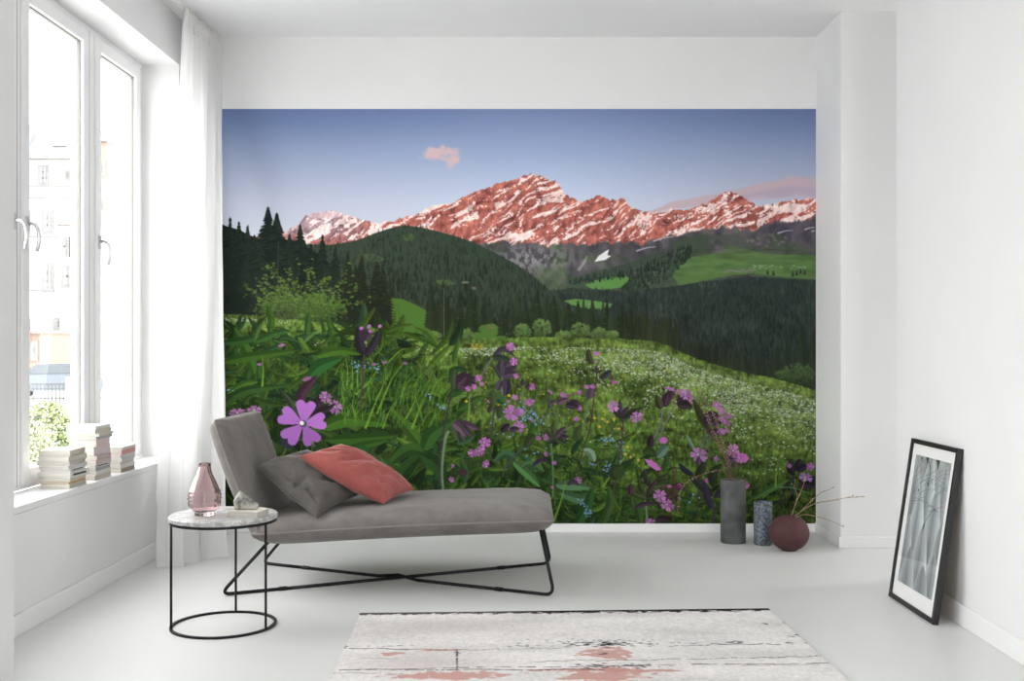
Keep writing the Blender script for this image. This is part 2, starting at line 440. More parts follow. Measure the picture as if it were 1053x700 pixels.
    for (cx, cy, sx, sy, rot, g) in [(536, 243, 34, 6.5, .04, .16), (561, 236, 26, 5, .6, .1), (590, 240, 40, 4.5, -.52, .14), (700, 240, 38, 6, -.42, .15), (660, 226, 26, 5, -.3, .12), (748, 217, 6, 16, -.35, .15), (812, 214, 24, 8, -.12, .2), (785, 224, 18, 4, -.5, .1), (560, 193, 24, 4, -.2, .1), (572, 206, 20, 4, .15, .11), (476, 218, 20, 3, -.5, .13), (500, 206, 16, 3, -.6, .12), (523, 204, 14, 2.6, -.4, .1), (356, 232, 20, 4, .7, .12), (393, 236, 22, 4, -.3, .15), (322, 228, 9, 3, .1, .13), (440, 213, 16, 5, -.25, .25)]:
        c_, s_ = math.cos(rot), math.sin(rot)
        dd = (((x-cx)*c_+(y-cy)*s_)/sx)**2+((-(x-cx)*s_+(y-cy)*c_)/sy)**2
        snm = np.maximum(snm, sstep(.54, .62, sn*.9+g*2.7*np.exp(-dd)-.14))
    sl = (.80+.35*(cr-.5)+.25*(v1-.5))[..., None]
    snowc = np.array((250, 222, 218))*sl
    pale = np.exp(-((x-445)/22)**2)[..., None]*sstep(218, 208, y)[..., None]
    snowc = snowc*(1-.5*pale)+np.array((238, 222, 186))*.5*pale
    rock = rock*(1-snm[..., None]*.95)+snowc*snm[..., None]*.95
    a += (rock-a)*m[..., None]
    # cloud wisps over the left peak
    r2 = rows(196, 232); f = fbm(X[r2]/8, Y[r2]/5, 4, 71)
    d = np.exp(-((X[r2]-338)/24)**2-((Y[r2]-221)/4.5)**2)+.45*np.exp(-((X[r2]-366)/7)**2-((Y[r2]-207)/6)**2)
    mixc(A[r2], (198, 172, 182), sstep(.35, 1., d*1.1+(f-.5)*.7)*.75)
    # lower cliffs and slopes
    low = np.interp(p.X, [224, 300, 430, 480, 510, 540, 570, 600, 630, 660, 690, 715, 740, 775, 790, 815, 839], [260, 262, 262, 252, 250, 251, 252, 251, 249, 249, 243, 238, 233, 236, 229, 228, 222])[None, :]
    low = low+(fbm(p.X/6, p.X*0+3, 3, 80)-.5)[None, :]*9
    r = rows(215, 350); x, y = X[r], Y[r]; a = A[r]
    m = sstep(-1.5, 1.5, y-low)
    f = fbm(x/7, y/9, 5, 81); g2 = fbm(x/30, y/14, 3, 83)
    base = np.stack([70+60*(f-.4), 68+56*(f-.4), 72+50*(f-.4)], -1)
    gr = sstep(.42, .6, g2+(y-275)/90)[..., None]
    base = base*(1-gr*.8)+np.stack([62+50*(f-.4), 76+50*(f-.4), 56+34*(f-.4)], -1)*gr*.8
    cl = np.exp(-((x-548)/40)**2-((y-266)/13)**2)*sstep(.45, .62, fbm(x/3.2, y/5.2, 4, 85)+.06)
    base = base*(1-cl[..., None]*.7)+np.array((150, 148, 150))*cl[..., None]*.7
    pur = (sstep(755, 800, x)*sstep(262, 245, y))[..., None]
    base = base*(1-pur*.6)+np.stack([74+50*(f-.5), 68+46*(f-.5), 80+46*(f-.5)], -1)*pur*.6
    a += (base-a)*m[..., None]
    p.poly([(612, 269), (616, 263), (622, 259), (627, 256), (625, 262), (629, 263), (623, 267)], (206, 205, 206))
    p.poly([(594, 278), (600, 268), (605, 262), (603, 270), (597, 278)], (150, 150, 150), .6)
    for (xx, yy, ll) in [(672, 248, 22), (655, 258, 20), (800, 240, 16), (828, 236, 11), (835, 238, 4)]:
        p.stroke([(xx, yy), (xx+ll*.5, yy-ll*.16), (xx+ll, yy-ll*.22)], 1.6, .6, (176, 172, 180), .75)
    # right-hand slopes
    p.poly([(560, 300), (600, 282), (640, 272), (680, 258), (700, 245), (730, 240), (770, 243), (800, 240), (839, 262), (839, 345), (560, 345)], (58, 72, 56), .8, 4, 5, 12)
    p.poly([(735, 243), (760, 240), (790, 246), (839, 250), (839, 268), (790, 266), (755, 258)], (76, 80, 74), .7, 4, 6, 9)
    for q in range(18):
        p.ell(768+q*2.3+rnd.random()*3, 241+rnd.random()*12, 2.2, 2, (126, 116, 116), .35, 0, .8)
    mead = (78, 102, 60)
    p.poly([(687, 278), (697, 270), (712, 264), (735, 261), (775, 259), (805, 262), (842, 262), (842, 287), (800, 284), (775, 281), (745, 284), (722, 289), (700, 293), (694, 286)], mead)
    p.poly([(735, 262), (752, 252), (775, 258), (800, 262), (780, 268), (755, 268)], (76, 94, 58), .7)
    r = rows(256, 292); x, y = X[r], Y[r]
    f = fbm(x/16, y/3, 4, 91)
    mm = ((x > 690) & (y < 284))*1.
    A[r] *= (1+(f-.5)[..., None]*.4*mm[..., None])
    p.poly([(602, 293), (612, 288), (630, 284), (645, 284), (650, 287), (645, 294), (628, 297), (610, 297)], (84, 124, 66))
    for q in range(26):
        p.ell(745+q*1.3, 277.5+rnd.random()*2-.1*q*.3, 1.1, .7, (118, 108, 116), .8)
    for q in range(30):
        p.ell(770+rnd.random()*60, 272+rnd.random()*4, 1.5, .5, (130, 150, 118), .6)
    # forests
    dk = ((44, 54, 48), (34, 46, 42))
    forest(p, [(585, 289), (650, 270), (700, 250), (716, 255), (700, 268), (687, 276)], [(585, 292), (650, 286), (690, 288), (700, 276), (716, 260)], rnd, dk, (3, 4), 300)
    forest(p, [(640, 296), (665, 272), (690, 258), (712, 252)], [(640, 300), (665, 300), (690, 285), (712, 262)], rnd, ((40, 50, 42), (40, 52, 42)), (3.5, 5), 320)
    p.poly([(556, 300), (590, 296), (640, 300), (694, 294), (720, 290), (770, 284), (842, 288), (842, 402), (700, 402), (556, 350)], (40, 52, 48))
    forest(p, [(548, 300), (590, 298), (640, 300), (693, 296), (722, 290), (770, 285), (800, 288), (842, 290)], [(548, 330), (600, 330), (700, 366), (842, 404)], rnd, ((46, 55, 50), (36, 41, 36)), (4, 8), 3600)
    for (xx, yy) in [(820, 281), (828, 280), (816, 282), (824, 279), (790, 280), (796, 281)]:
        conifer(p, xx, yy-4, yy+2, 3.6, (34, 46, 36), rnd)
    p.poly([(580, 309), (592, 307), (612, 309), (630, 312), (626, 318), (604, 317), (588, 313)], (88, 124, 66))
    p.ell(608, 312.6, 1.8, .9, (120, 120, 126))
    forest(p, [(578, 318), (640, 322)], [(578, 325), (640, 330)], rnd, dk, (5, 7), 120)
    # left hill
    hill = [(300, 250), (335, 252), (352, 250), (370, 246), (385, 240), (400, 235), (415, 231.5), (430, 233), (448, 237), (470, 243), (490, 250), (512, 261), (532, 272), (552, 286), (568, 300), (585, 314), (610, 326), (610, 352), (300, 352)]
    p.poly(hill, (46, 60, 48))
    forest(p, hill[:-2], [(300, 345), (610, 348)], rnd, ((47, 54, 46), (36, 41, 30)), (3.5, 9), 3200)
    for P in ([(412, 243), (420, 239), (430, 242), (424, 248), (414, 247)], [(374, 262), (384, 260), (396, 266), (392, 269), (378, 268)], [(444, 288), (462, 287), (470, 292), (456, 294)]):
        p.poly(P, (74, 94, 56), .75, 3, 31, 2.2)
    p.ell(479, 290, 5, 1.4, (130, 130, 108), .7, 0, .7); p.ell(488, 296, 3, 2, (122, 112, 92), .7, 0, .7)
    # right mid trees
    for q in range(70):
        xx = 640+rnd.random()*60; yy = 326+(xx-640)*.28+rnd.random()*10
        conifer(p, xx, yy-rnd.uniform(10, 18), yy+14, 7, tint((38, 43, 29), rnd.uniform(.8, 1.25)), rnd, .95)
    for q in range(90):
        xx = 690+rnd.random()*150; yy = 352+(xx-690)*.27+rnd.random()*10
        conifer(p, xx, yy-rnd.uniform(10, 18), yy+12, 7, tint((37, 43, 33), rnd.uniform(.8, 1.2)), rnd, .95)
    for (xx, yt, yb, w) in [(826, 332, 392, 30), (838, 336, 396, 26), (810, 350, 390, 18), (800, 356, 388, 14)]:
        conifer(p, xx, yt, yb, w, (34, 42, 32), rnd); conifer(p, xx-3, yt+5, yb, w*.4, (44, 52, 38), rnd, .6)
    def bush(x, y, rx, ry, c, n=60):
        for q in range(n):
            t = rnd.random()*6.283; s = math.sqrt(rnd.random())
            px, py = x+math.cos(t)*s*rx, y+math.sin(t)*s*ry
            v = .7+.5*(1-(py-y+ry)/(2*ry))+rnd.uniform(-.15, .2)
            p.ell(px, py, rnd.uniform(1, 2.4), rnd.uniform(.9, 1.8), [k*v for k in c], .8, rnd.random()*3)
    bush(822, 384, 16, 11, (54, 70, 44), 160); bush(806, 386, 8, 6, (54, 72, 42), 60)
    # near firs in the middle
    for q in range(60):
        xx = 445+rnd.random()*195; yy = 335+rnd.random()*14
        conifer(p, xx, yy-rnd.uniform(16, 40), yy+8, rnd.uniform(9, 15), tint((38, 46, 32), rnd.uniform(.75, 1.2)), rnd, .95)
    p.poly([(400, 306), (414, 307), (428, 313), (446, 323), (448, 352), (395, 345)], (66, 96, 40))
    p.poly([(495, 334), (508, 332), (520, 340), (530, 352), (480, 352)], (68, 96, 42))
    p.ell(505, 336, 5, 2, (104, 88, 66), .7, .2, .6)
    for (xx, yt, yb, w) in [(444, 290, 346, 20), (456, 288, 350, 22), (473, 302, 350, 17), (485, 296, 341, 20), (468, 320, 350, 16), (553, 296, 346, 20), (570, 302, 345, 22), (542, 316, 348, 18), (585, 310, 348, 20), (595, 308, 348, 18), (517, 312, 345, 12), (525, 335, 348, 10), (610, 318, 348, 14), (622, 320, 350, 15), (636, 322, 350, 14), (645, 324, 352, 13), (533, 322, 346, 12)]:
        conifer(p, xx, yt, yb, w, (32, 39, 26), rnd); conifer(p, xx-1.5, yt+4, yb, w*.5, (44, 52, 34), rnd, .5)
        for q in range(10):
            t = rnd.random(); yy = yt+(yb-yt)*t
            p.ell(xx+rnd.uniform(-.4, .4)*w*t, yy, 2.2, .6, (50, 60, 38), .5, rnd.uniform(-.4, .4))
    p.stroke([(457, 296), (457, 349)], .7, .9, (96, 96, 80), .7)
    for (bx, by, brx, bry) in [(558, 337, 10, 9), (538, 341, 8, 8), (597, 340, 10, 9), (617, 343, 8, 6), (580, 345, 8, 5), (630, 345, 6, 5), (478, 344, 9, 6), (446, 345, 8, 4)]:
        bush(bx, by, brx, bry, (72, 92, 50), 90)
    # left dark wood
    p.poly([(224, 228), (232, 232), (246, 236), (258, 242), (270, 246), (300, 246), (330, 262), (345, 282), (345, 336), (224, 336)], (24, 30, 26))
    for (xx, yt, yb, w) in [(226, 224, 300, 26), (237, 222, 300, 20), (246, 227, 300, 22), (255, 231, 300, 18), (262, 240, 300, 16), (276, 212, 320, 44), (285, 218, 320, 40), (309, 230, 320, 32), (332, 240, 330, 24), (320, 250, 330, 26), (345, 254, 330, 26), (298, 240, 320, 30), (268, 244, 320, 30)]:
        conifer(p, xx, yt, yb, w, tint((25, 31, 27), rnd.uniform(.85, 1.2)), rnd)
        for q in range(int(w*.9)):
            t = rnd.random()**1.3*.5; yy = yt+2+(yb-yt)*t; o = w*(.015+t*.95)
            for sg in (-1, 1): p.leaf([(xx, yy-1.5), (xx+sg*o*.6, yy), (xx+sg*o, yy+1.2)], 2.2, tint((27, 34, 29), rnd.uniform(.8, 1.3)), .9)
        for q in range(45):
            t = rnd.random(); yy = yt+(yb-yt)*t; o = rnd.uniform(-.45, .45)*w*t
            p.stroke([(xx+o, yy), (xx+o*1.25+math.copysign(1.5, o), yy+1.4)], .9, .3, tint((32, 40, 33), rnd.uniform(.7, 1.5)), .7)
    for (xx, yt, yb, w) in [(358, 258, 338, 30), (372, 262, 338, 32), (388, 268, 338, 38), (394, 274, 338, 34), (366, 272, 336, 34)]:
        conifer(p, xx, yt, yb, w, (27, 31, 23), rnd)
        for q in range(70):
            t = rnd.random(); yy = yt+(yb-yt)*t; o = rnd.uniform(-.47, .47)*w*t
            p.stroke([(xx+o-1, yy-.4), (xx+o, yy), (xx+o+math.copysign(2.4, o), yy+1)], .9, .3, tint((42, 46, 32), rnd.uniform(.8, 1.5)), .7)
    p.stroke([(286.5, 248), (286, 292)], .8, .9, (62, 66, 62), .6)
    # pale young shrub
    for q in range(120):
        a = rnd.uniform(-2.75, -.35); l = rnd.uniform(25, 72); bx = 305+rnd.uniform(-22, 25); by = 332
        ex = bx+math.cos(a)*l*1.0; ey = by+math.sin(a)*l*.95
        p.stroke([(bx, by), (bx+(ex-bx)*.4, by+(ey-by)*.55), (ex, ey)], .8, .3, (74, 84, 56), .45)
        for s in range(7):
            t = rnd.uniform(.4, 1); px = bx+(ex-bx)*t+rnd.uniform(-2.5, 2.5); py = by+(ey-by)*t+rnd.uniform(-2.5, 2.5)
            p.ell(px, py, rnd.uniform(.9, 2.2), rnd.uniform(.6, 1.1), tint((76, 98, 42), rnd.uniform(.7, 1.2)), .85, rnd.uniform(-.5, .5))
    bush(330, 318, 26, 16, (60, 80, 34), 240); bush(285, 318, 24, 14, (56, 72, 36), 160)
    # ---- meadow
    MT = [(224, 322), (260, 324), (330, 331), (380, 336), (402, 339), (440, 349), (470, 348), (510, 347), (560, 346), (640, 348), (672, 350), (690, 355.5), (713.5, 367), (745, 377), (768, 383), (800, 389), (840, 401)]
    top = (np.interp(p.X, [q[0] for q in MT], [q[1] for q in MT])+(fbm(p.X/2, p.X*0, 3, 101)-.5)*2.5)[None, :]
    r = rows(318, 540); x, y = X[r], Y[r]; a = A[r]
    m = sstep(-.3, .5, y-top)
    t = np.clip((y-top)/190., 0, 1)[..., None]
    base = np.array((90, 112, 50))*(1-t)+np.array((62, 86, 36))*t
    f = fbm(x/2.0, y/4.5, 4, 103); g = fbm(x/40+y/60, y/12-x/60, 4, 105); h = fbm(x/9, y/3.2, 3, 107)
    lum = .84+(f-.5)*.9+(g-.5)*.8+(h-.5)*.6
    rightd = sstep(690, 839, x)*sstep(390, 470, y)*.12
    leftd = sstep(470, 300, x)*.2*sstep(345, 400, y)+sstep(470, 530, y)*.2
    lum = np.clip(lum-rightd-leftd, .16, 1.5)[..., None]
    col = base*lum
    yel = sstep(.5, .8, g)[..., None]*.25
    col = col*(1-yel)+np.array((104, 122, 46))*lum*yel
    a += (col-a)*m[..., None]
    # blades
    for q in range(5200):
        xx = rnd.uniform(226, 839); tt = rnd.random()**.8
        yt = float(np.interp(xx, [k[0] for k in MT], [k[1] for k in MT])); yy = yt+4+(539-yt)*tt
        s = 1.6+5.5*tt; v = rnd.uniform(.6, 1.25)
        c = [k*v for k in ((84, 106, 44) if rnd.random() < .6 else (60, 84, 40))]
        dk_ = .72 if xx < 470 and yy > 380 else 1
        p.stroke([(xx, yy), (xx+rnd.uniform(-.3, .3)*s, yy-s*.6), (xx+rnd.uniform(-.7, .7)*s, yy-s)], .3+.5*tt, .15, [k*dk_ for k in c], .5)
    # white blossom drifts
    r = rows(350, 470); x, y = X[r], Y[r]; dd = y-top
    dr = sstep(560, 700, x)*np.exp(-((dd-20-.03*np.maximum(x-600, 0))/(11+.06*np.maximum(x-560, 0)))**2)
    dr = dr*sstep(.30, .62, fbm(x/26+y/22, y/4.5, 4, 121)*.6+fbm(x/1.1, y/.8, 2, 124)*.5)
    mixc(A[r], (156, 164, 146), dr*.5*sstep(.4, .62, fbm(x/1.0, y/.7, 2, 127))*(dd > 4))
    for q in range(9000):
        xx = rnd.uniform(402, 839)
        yt = float(np.interp(xx, [k[0] for k in MT], [k[1] for k in MT])); d = rnd.random()**1.2
        band = 4+62*d*(.25+.75*sstep(480, 700, xx)); yy = yt+6+band
        n = float(vnoise(xx/22+yy/20, yy/5.5, 120)); dens = (.3+.7*float(sstep(540, 680, xx)))*(1-.55*d)
        if n*dens*(1.15 if d < .45 else .42)*1.9 < rnd.random()*.9+.1: continue
        s = .35+.45*rnd.random()+.2*d
        v = rnd.uniform(.7, 1.1)
        p.ell(xx, yy, s*1.25, s*.8, (170*v, 178*v, 160*v), .8)
    for q in range(700):
        xx = rnd.uniform(560, 839); yy = rnd.uniform(380, 480)+(xx-700)*.15
        n = float(vnoise(xx/30, yy/9, 131))
        if n < .6: continue
        p.ell(xx, yy, .8, .6, (170, 180, 160), .75)
    for q in range(90):
        xx = rnd.uniform(229, 420); p.ell(xx, 326+rnd.random()*3+(xx-229)*.05 if xx < 300 else 351+rnd.random()*4, .9, .6, (165, 170, 158), .7)
    # yellow and blue specks
    for q in range(150):
        xx = rnd.uniform(480, 700); yy = rnd.uniform(372, 470)
        p.ell(xx, yy, rnd.uniform(.5, 1.1), rnd.uniform(.4, .9), (176, 150, 40), .85)
    for q in range(14):
        p.ell(491+rnd.uniform(-6, 6), 355+rnd.uniform(-2, 3), 1.2, .8, (176, 140, 50), .7)
    # ---- foreground growth
    G = [(74, 104, 36), (58, 92, 34), (44, 76, 36), (88, 118, 42), (50, 82, 50)]
    def tangle(n, xa, xb, ya, yb, smin, smax, dark):
        for q in range(n):
            xx, yy = rnd.uniform(xa, xb), rnd.uniform(ya, yb)
            a_ = rnd.uniform(-math.pi*.95, -math.pi*.05) if rnd.random() < .75 else rnd.uniform(-.5, .5)
            s = rnd.uniform(smin, smax); b_ = a_+rnd.uniform(-.6, .6)
            c = tint(rnd.choice(G), rnd.uniform(.45, 1.05)*dark)
            P = [(xx, yy), (xx+math.cos(a_)*s*.5, yy+math.sin(a_)*s*.5), (xx+math.cos(a_)*s*.5+math.cos(b_)*s*.5, yy+math.sin(a_)*s*.5+math.sin(b_)*s*.5)]
            if rnd.random() < .55: p.leaf(P, s*rnd.uniform(.12, .3), c, .92, .75)
            else: p.stroke(P, rnd.uniform(.8, 1.8), .3, c, .9)
    # shade between the near plants
    r = rows(345, 540); x, y = X[r], Y[r]
    f = fbm(x/9, y/9, 4, 140)
    line = np.interp(p.X, [224, 330, 400, 440, 480, 520, 600, 640, 700, 760, 839], [350, 362, 388, 410, 430, 450, 490, 512, 525, 535, 560])[None, :]
    sh = sstep(-14, 30, y-line+(f-.5)*50)
    A[r] *= (1-.3*sh)[..., None]
    mixc(A[r], (20, 38, 20), sh*.2)
    tangle(760, 226, 470, 350, 545, 10, 42, .86)
    tangle(330, 226, 420, 338, 420, 12, 36, .84)
    tangle(420, 430, 640, 450, 545, 8, 28, .95)
    tangle(150, 600, 790, 505, 545, 8, 24, .95)
    tangle(200, 540, 700, 470, 530, 6, 22, .9)
    for (P, w, c) in [
        ([(262, 384), (255, 362), (241, 336)], 11, (50, 82, 30)), ([(262, 352), (285, 342), (300, 340)], 7, (46, 78, 34)), ([(228, 352), (250, 350), (268, 344)], 9, (40, 70, 32)),
        ([(262, 350), (266, 338), (272, 330)], 5, (62, 88, 40)), ([(316, 348), (317, 332), (319, 320)], 7, (48, 76, 36)), ([(312, 352), (320, 344), (328, 339)], 5, (66, 94, 50)),
        ([(308, 352), (296, 348), (288, 349)], 5, (40, 64, 34)), ([(229, 372), (260, 366), (306, 360)], 10, (50, 78, 26)), ([(326, 366), (350, 360), (372, 364)], 9, (58, 88, 28)),
        ([(318, 388), (330, 376), (352, 368)], 14, (38, 80, 36)), ([(234, 404), (252, 394), (266, 392)], 7, (62, 94, 30)), ([(226, 420), (250, 402), (296, 396)], 10, (44, 70, 30)),
        ([(330, 440), (360, 430), (402, 437)], 16, (52, 84, 26)), ([(335, 452), (372, 450), (410, 447)], 12, (44, 74, 26)), ([(336, 470), (372, 458), (400, 452)], 9, (46, 78, 28)),
        ([(436, 460), (420, 440), (402, 420)], 12, (56, 86, 30)), ([(436, 462), (446, 444), (470, 430)], 16, (46, 78, 34)), ([(436, 464), (420, 462), (398, 478)], 14, (44, 72, 30)),
        ([(434, 468), (450, 478), (458, 500)], 16, (36, 64, 30)), ([(432, 468), (416, 484), (410, 506)], 14, (34, 60, 28)), ([(360, 470), (374, 462), (384, 478)], 10, (44, 92, 44)),
        ([(392, 470), (402, 482), (398, 492)], 9, (54, 88, 44)), ([(528, 474), (545, 488), (556, 500)], 9, (70, 112, 62)), ([(576, 506), (598, 512), (610, 504)], 10, (66, 96, 66)),
        ([(572, 498), (590, 498), (608, 501)], 11, (74, 106, 76)), ([(560, 484), (546, 476), (536, 480)], 8, (58, 90, 56)), ([(530, 470), (520, 466), (508, 474)], 9, (52, 82, 56)),
        ([(612, 474), (607, 464), (598, 462)], 8, (110, 130, 106)), ([(676, 470), (684, 461), (688, 458)], 9, (84, 112, 96)), ([(520, 414), (508, 406), (500, 408)], 10, (46, 80, 48)),
        ([(470, 422), (486, 412), (500, 406)], 8, (50, 78, 34)), ([(715, 462), (709, 452), (706, 446)], 4, (90, 120, 96)), ([(592, 540), (604, 520), (610, 500)], 12, (40, 70, 34)), ([(620, 540), (628, 515), (626, 498)], 9, (48, 80, 34)), ([(775, 512), (796, 500), (812, 492)], 7, (62, 92, 46)), ([(660, 540), (656, 520), (648, 500)], 9, (46, 74, 34))]:
        p.leaf(P, w, c, .95, .72, [k*1.35 for k in c])
    # long bright blades
    for (P, w) in [([(376, 440), (388, 410), (402, 380)], 2.6), ([(366, 405), (380, 392), (392, 374)], 2.4), ([(388, 425), (402, 392), (416, 372)], 2.2), ([(424, 440), (432, 420), (444, 394)], 2.6), ([(418, 430), (425, 416), (433, 396)], 2), ([(400, 372), (412, 360), (420, 358)], 1.5), ([(482, 432), (483, 418), (483, 404)], 3), ([(270, 397), (271, 382), (270, 366)], 2.2), ([(362, 400), (363, 384), (362, 366)], 2), ([(357, 396), (358, 382), (356, 366)], 1.6), ([(368, 398), (368, 386), (369, 370)], 1.8), ([(798, 500), (799, 485), (801, 470)], 1.8), ([(394, 440), (400, 424), (408, 410)], 1.6), ([(620, 500), (636, 478), (656, 452)], 2.2), ([(642, 462), (652, 448), (660, 440)], 2), ([(444, 405), (450, 392), (462, 386)], 1.6), ([(570, 535), (578, 512), (582, 494)], 2.2)]:
        p.stroke(P, w, .4, (94, 130, 42), .9)
    for q in range(240):
        xx = rnd.uniform(345, 470); yy = rnd.uniform(385, 440); l = rnd.uniform(10, 30); a_ = rnd.uniform(-1.9, -1.0)
        p.stroke([(xx, yy), (xx+math.cos(a_)*l*.6, yy+math.sin(a_)*l*.6), (xx+math.cos(a_+.2)*l, yy+math.sin(a_+.2)*l)], rnd.uniform(.8, 1.5), .2, tint((74, 108, 36), rnd.uniform(.6, 1.15)), .8)
    # forget-me-nots
    for (cx, cy, sx, sy, n) in [(368, 376, 6, 4, 10), (385, 378, 9, 4, 12), (540, 424, 14, 6, 40), (548, 430, 12, 5, 24), (455, 418, 4, 3, 8), (440, 408, 4, 3, 4), (625, 452, 10, 2.5, 18), (626, 480, 3.5, 6, 14), (640, 462, 5, 8, 12), (606, 526, 5, 6, 16), (600, 515, 6, 5, 8), (528, 420, 8, 6, 18), (553, 460, 12, 8, 12), (235, 400, 4, 1, 4), (712, 510, 8, 6, 5), (610, 476, 4, 2, 6), (664, 492, 4, 4, 4), (518, 440, 12, 8, 16)]:
        for q in range(n):
            p.ell(rnd.gauss(cx, sx*.6), rnd.gauss(cy, sy*.6), rnd.uniform(.7, 1.2), rnd.uniform(.6, 1), tint((104, 136, 178), rnd.uniform(.8, 1.1)), .9)
    for (xx, yy) in [(646, 459), (649, 469), (625, 433), (612, 429), (620, 430), (637, 440), (657, 472), (632, 430), (524, 406), (480, 412), (617, 438), (643, 466)]:
        p.ell(xx, yy, 1.4, 1.2, (180, 150, 40))
    # ---- campion stems and heads
    DS = (52, 38, 48); GS = (78, 92, 74)
    stems = [([(375, 360), (373, 392), (371, 421)], 1.9, (66, 42, 54)), ([(466, 395), (463, 410), (458, 436), (452, 470), (453, 503)], 1.8, DS),
             ([(462, 442), (458, 452), (455, 480), (456, 503)], 3.0, (92, 108, 82)), ([(497, 384), (502, 374), (510, 364), (520, 362)], 1.6, (84, 76, 84)), ([(517, 405), (516, 393), (517, 385)], 2, (92, 84, 96)),
             ([(509, 418), (506, 440), (500, 462)], 1.5, DS), ([(488, 425), (486, 410), (489, 402)], 1.5, DS), ([(538, 417), (538, 407), (538, 396)], 1.2, GS),
             ([(540, 459), (529, 468), (520, 480), (517, 490)], 1.8, (56, 58, 60)), ([(614, 375), (614, 390), (612, 404), (607, 440), (600, 462), (594, 492)], 1.6, (54, 40, 44)), ([(605, 412), (603, 428), (599, 440)], 1.6, GS),
             ([(617, 397), (622, 388), (626, 382)], 1.2, GS), ([(642, 430), (639, 460), (636, 482), (630, 510), (624, 534)], 1.8, (62, 46, 54)), ([(682, 420), (679, 436), (672, 452)], 1.9, (84, 84, 88)),
             ([(694, 416), (685, 434), (676, 456)], 1.9, (84, 84, 88)), ([(727, 446), (722, 456), (716, 466)], 1.6, (70, 74, 84)), ([(732, 446), (728, 458), (722, 468)], 1.4, (70, 74, 84)), ([(566, 440), (567, 452), (569, 480), (569, 510)], 2.2, (72, 92, 62)),
             ([(733, 540), (735, 525), (730, 510), (716, 492)], 2.6, (48, 46, 56)), ([(718, 540), (718, 520), (719, 498)], 1.6, DS), ([(800, 520), (808, 503), (818, 486)], 1.8, (34, 28, 36)), ([(806, 518), (818, 502), (830, 492)], 1.5, (44, 38, 48)),
             ([(666, 540), (665, 520), (663, 508)], 2.2, (88, 106, 78)), ([(557, 436), (562, 424), (565, 416)], 1.4, DS), ([(576, 412), (586, 406), (596, 404)], 1.6, (92, 62, 78)), ([(584, 438), (590, 434), (594, 430)], 1.4, DS), ([(570, 420), (574, 434), (574, 450)], 1.8, (70, 84, 60)),
             ([(409, 372), (440, 364), (452, 366)], 1.2, (40, 58, 30)), ([(320, 440), (322, 470)], 1.6, (54, 60, 66)), ([(308, 425), (309, 410)], 1.6, (60, 56, 60)), ([(692, 478), (694, 500), (690, 530)], 1.4, (70, 34, 40)), ([(688, 462), (676, 490), (684, 474)], 1.2, (54, 44, 44))]
    for P, w, c in stems: p.stroke(P, w, w*.8, c, .95); p.stroke([(a_+.4, b_) for a_, b_ in P], .5, .4, [k*1.35 for k in c], .6)
    # tall one left
    p.leaf([(375, 364), (370, 352), (368, 334)], 11, (40, 36, 42), two=.75); p.leaf([(376, 364), (384, 354), (391, 338)], 9, (44, 38, 46), two=.7)
    for a_ in (-2.0, -1.7, -1.45, -1.2, -1.0): bud(p, 376, 350, 13, a_, rnd, (62, 48, 62))
    for (xx, yy) in [(372, 337), (380, 335), (381, 340), (391, 335)]: p.ell(xx, yy, 2.1, 1.6, (150, 96, 152), 1, rnd.random()*3)
    # bud pair above the big blossom
    p.leaf([(308, 414), (312, 402), (327, 385)], 12, (58, 38, 50), two=.72); p.ell(316, 389, 5, 1.8, (128, 78, 122), .9, -.3)
    p.stroke([(309, 444), (308, 414)], 1.6, 2, (64, 66, 68))
    p.leaf([(303, 425), (298, 412), (288, 400)], 6, (50, 58, 46), two=.7)
    p.leaf([(325, 428), (327, 414), (334, 406)], 12, (48, 34, 44), two=.8); p.leaf([(322, 426), (334, 420), (347, 412)], 8, (50, 42, 44), two=.7)
    silene(p, 335, 408, 7, rnd, .4, .8, .4, (138, 84, 140)); silene(p, 345, 418, 7.5, rnd, 0, .9, 1.1, (150, 92, 150)); p.leaf([(322, 426), (335, 421), (346, 414)], 6, (44, 36, 38), two=.7)
    silene(p, 245, 424, 9, rnd, .2, .5, 0, (144, 88, 142)); silene(p, 262, 421, 8, rnd, .8, .6, 0, (140, 84, 140))
    p.poly([(288, 448), (298, 445), (306, 450), (300, 462), (290, 458)], (40, 42, 54))
    silene(p, 312, 435, 24.5, rnd, -.22, .93, .05, (150, 94, 166))
    # drooping big calyx
    for a_, l, c in [(.25, 28, (82, 62, 78)), (.6, 26, (66, 58, 64)), (.95, 24, (70, 64, 66)), (1.25, 22, (58, 66, 52)), (.8, 20, (92, 72, 86))]:
        p.leaf([(466, 434), (466+math.cos(a_)*l*.5, 433+math.sin(a_)*l*.4), (466+math.cos(a_)*l, 434+math.sin(a_)*l)], 8, c, two=.7)
    for (xx, yy, rr) in [(499, 454, 6.5), (494, 463, 6), (486, 465, 5), (500, 476, 4.5), (465, 492, 3.5), (466, 478, 2.2), (545, 416, 0)]:
        if rr: silene(p, xx, yy, rr, rnd, rnd.random()*3, .8, rnd.random()*3, (160, 84, 158))
    p.ell(476, 485, 5, 4, (52, 38, 44))
    # head at 480,390
    for a_, l in [(-.95, 18), (-.6, 20), (-.35, 22), (-.1, 20), (.15, 17), (-.75, 14)]: bud(p, 470, 396, l, a_, rnd, (64, 48, 60))
    p.leaf([(467, 400), (466, 388), (469, 378)], 6, (58, 66, 48))
    for (xx, yy, rr) in [(493, 388, 4), (488, 397, 3.2), (482, 399, 3), (496, 394, 2.4)]: silene(p, xx, yy, rr, rnd, rnd.random()*3, .9, 0, (168, 84, 156))
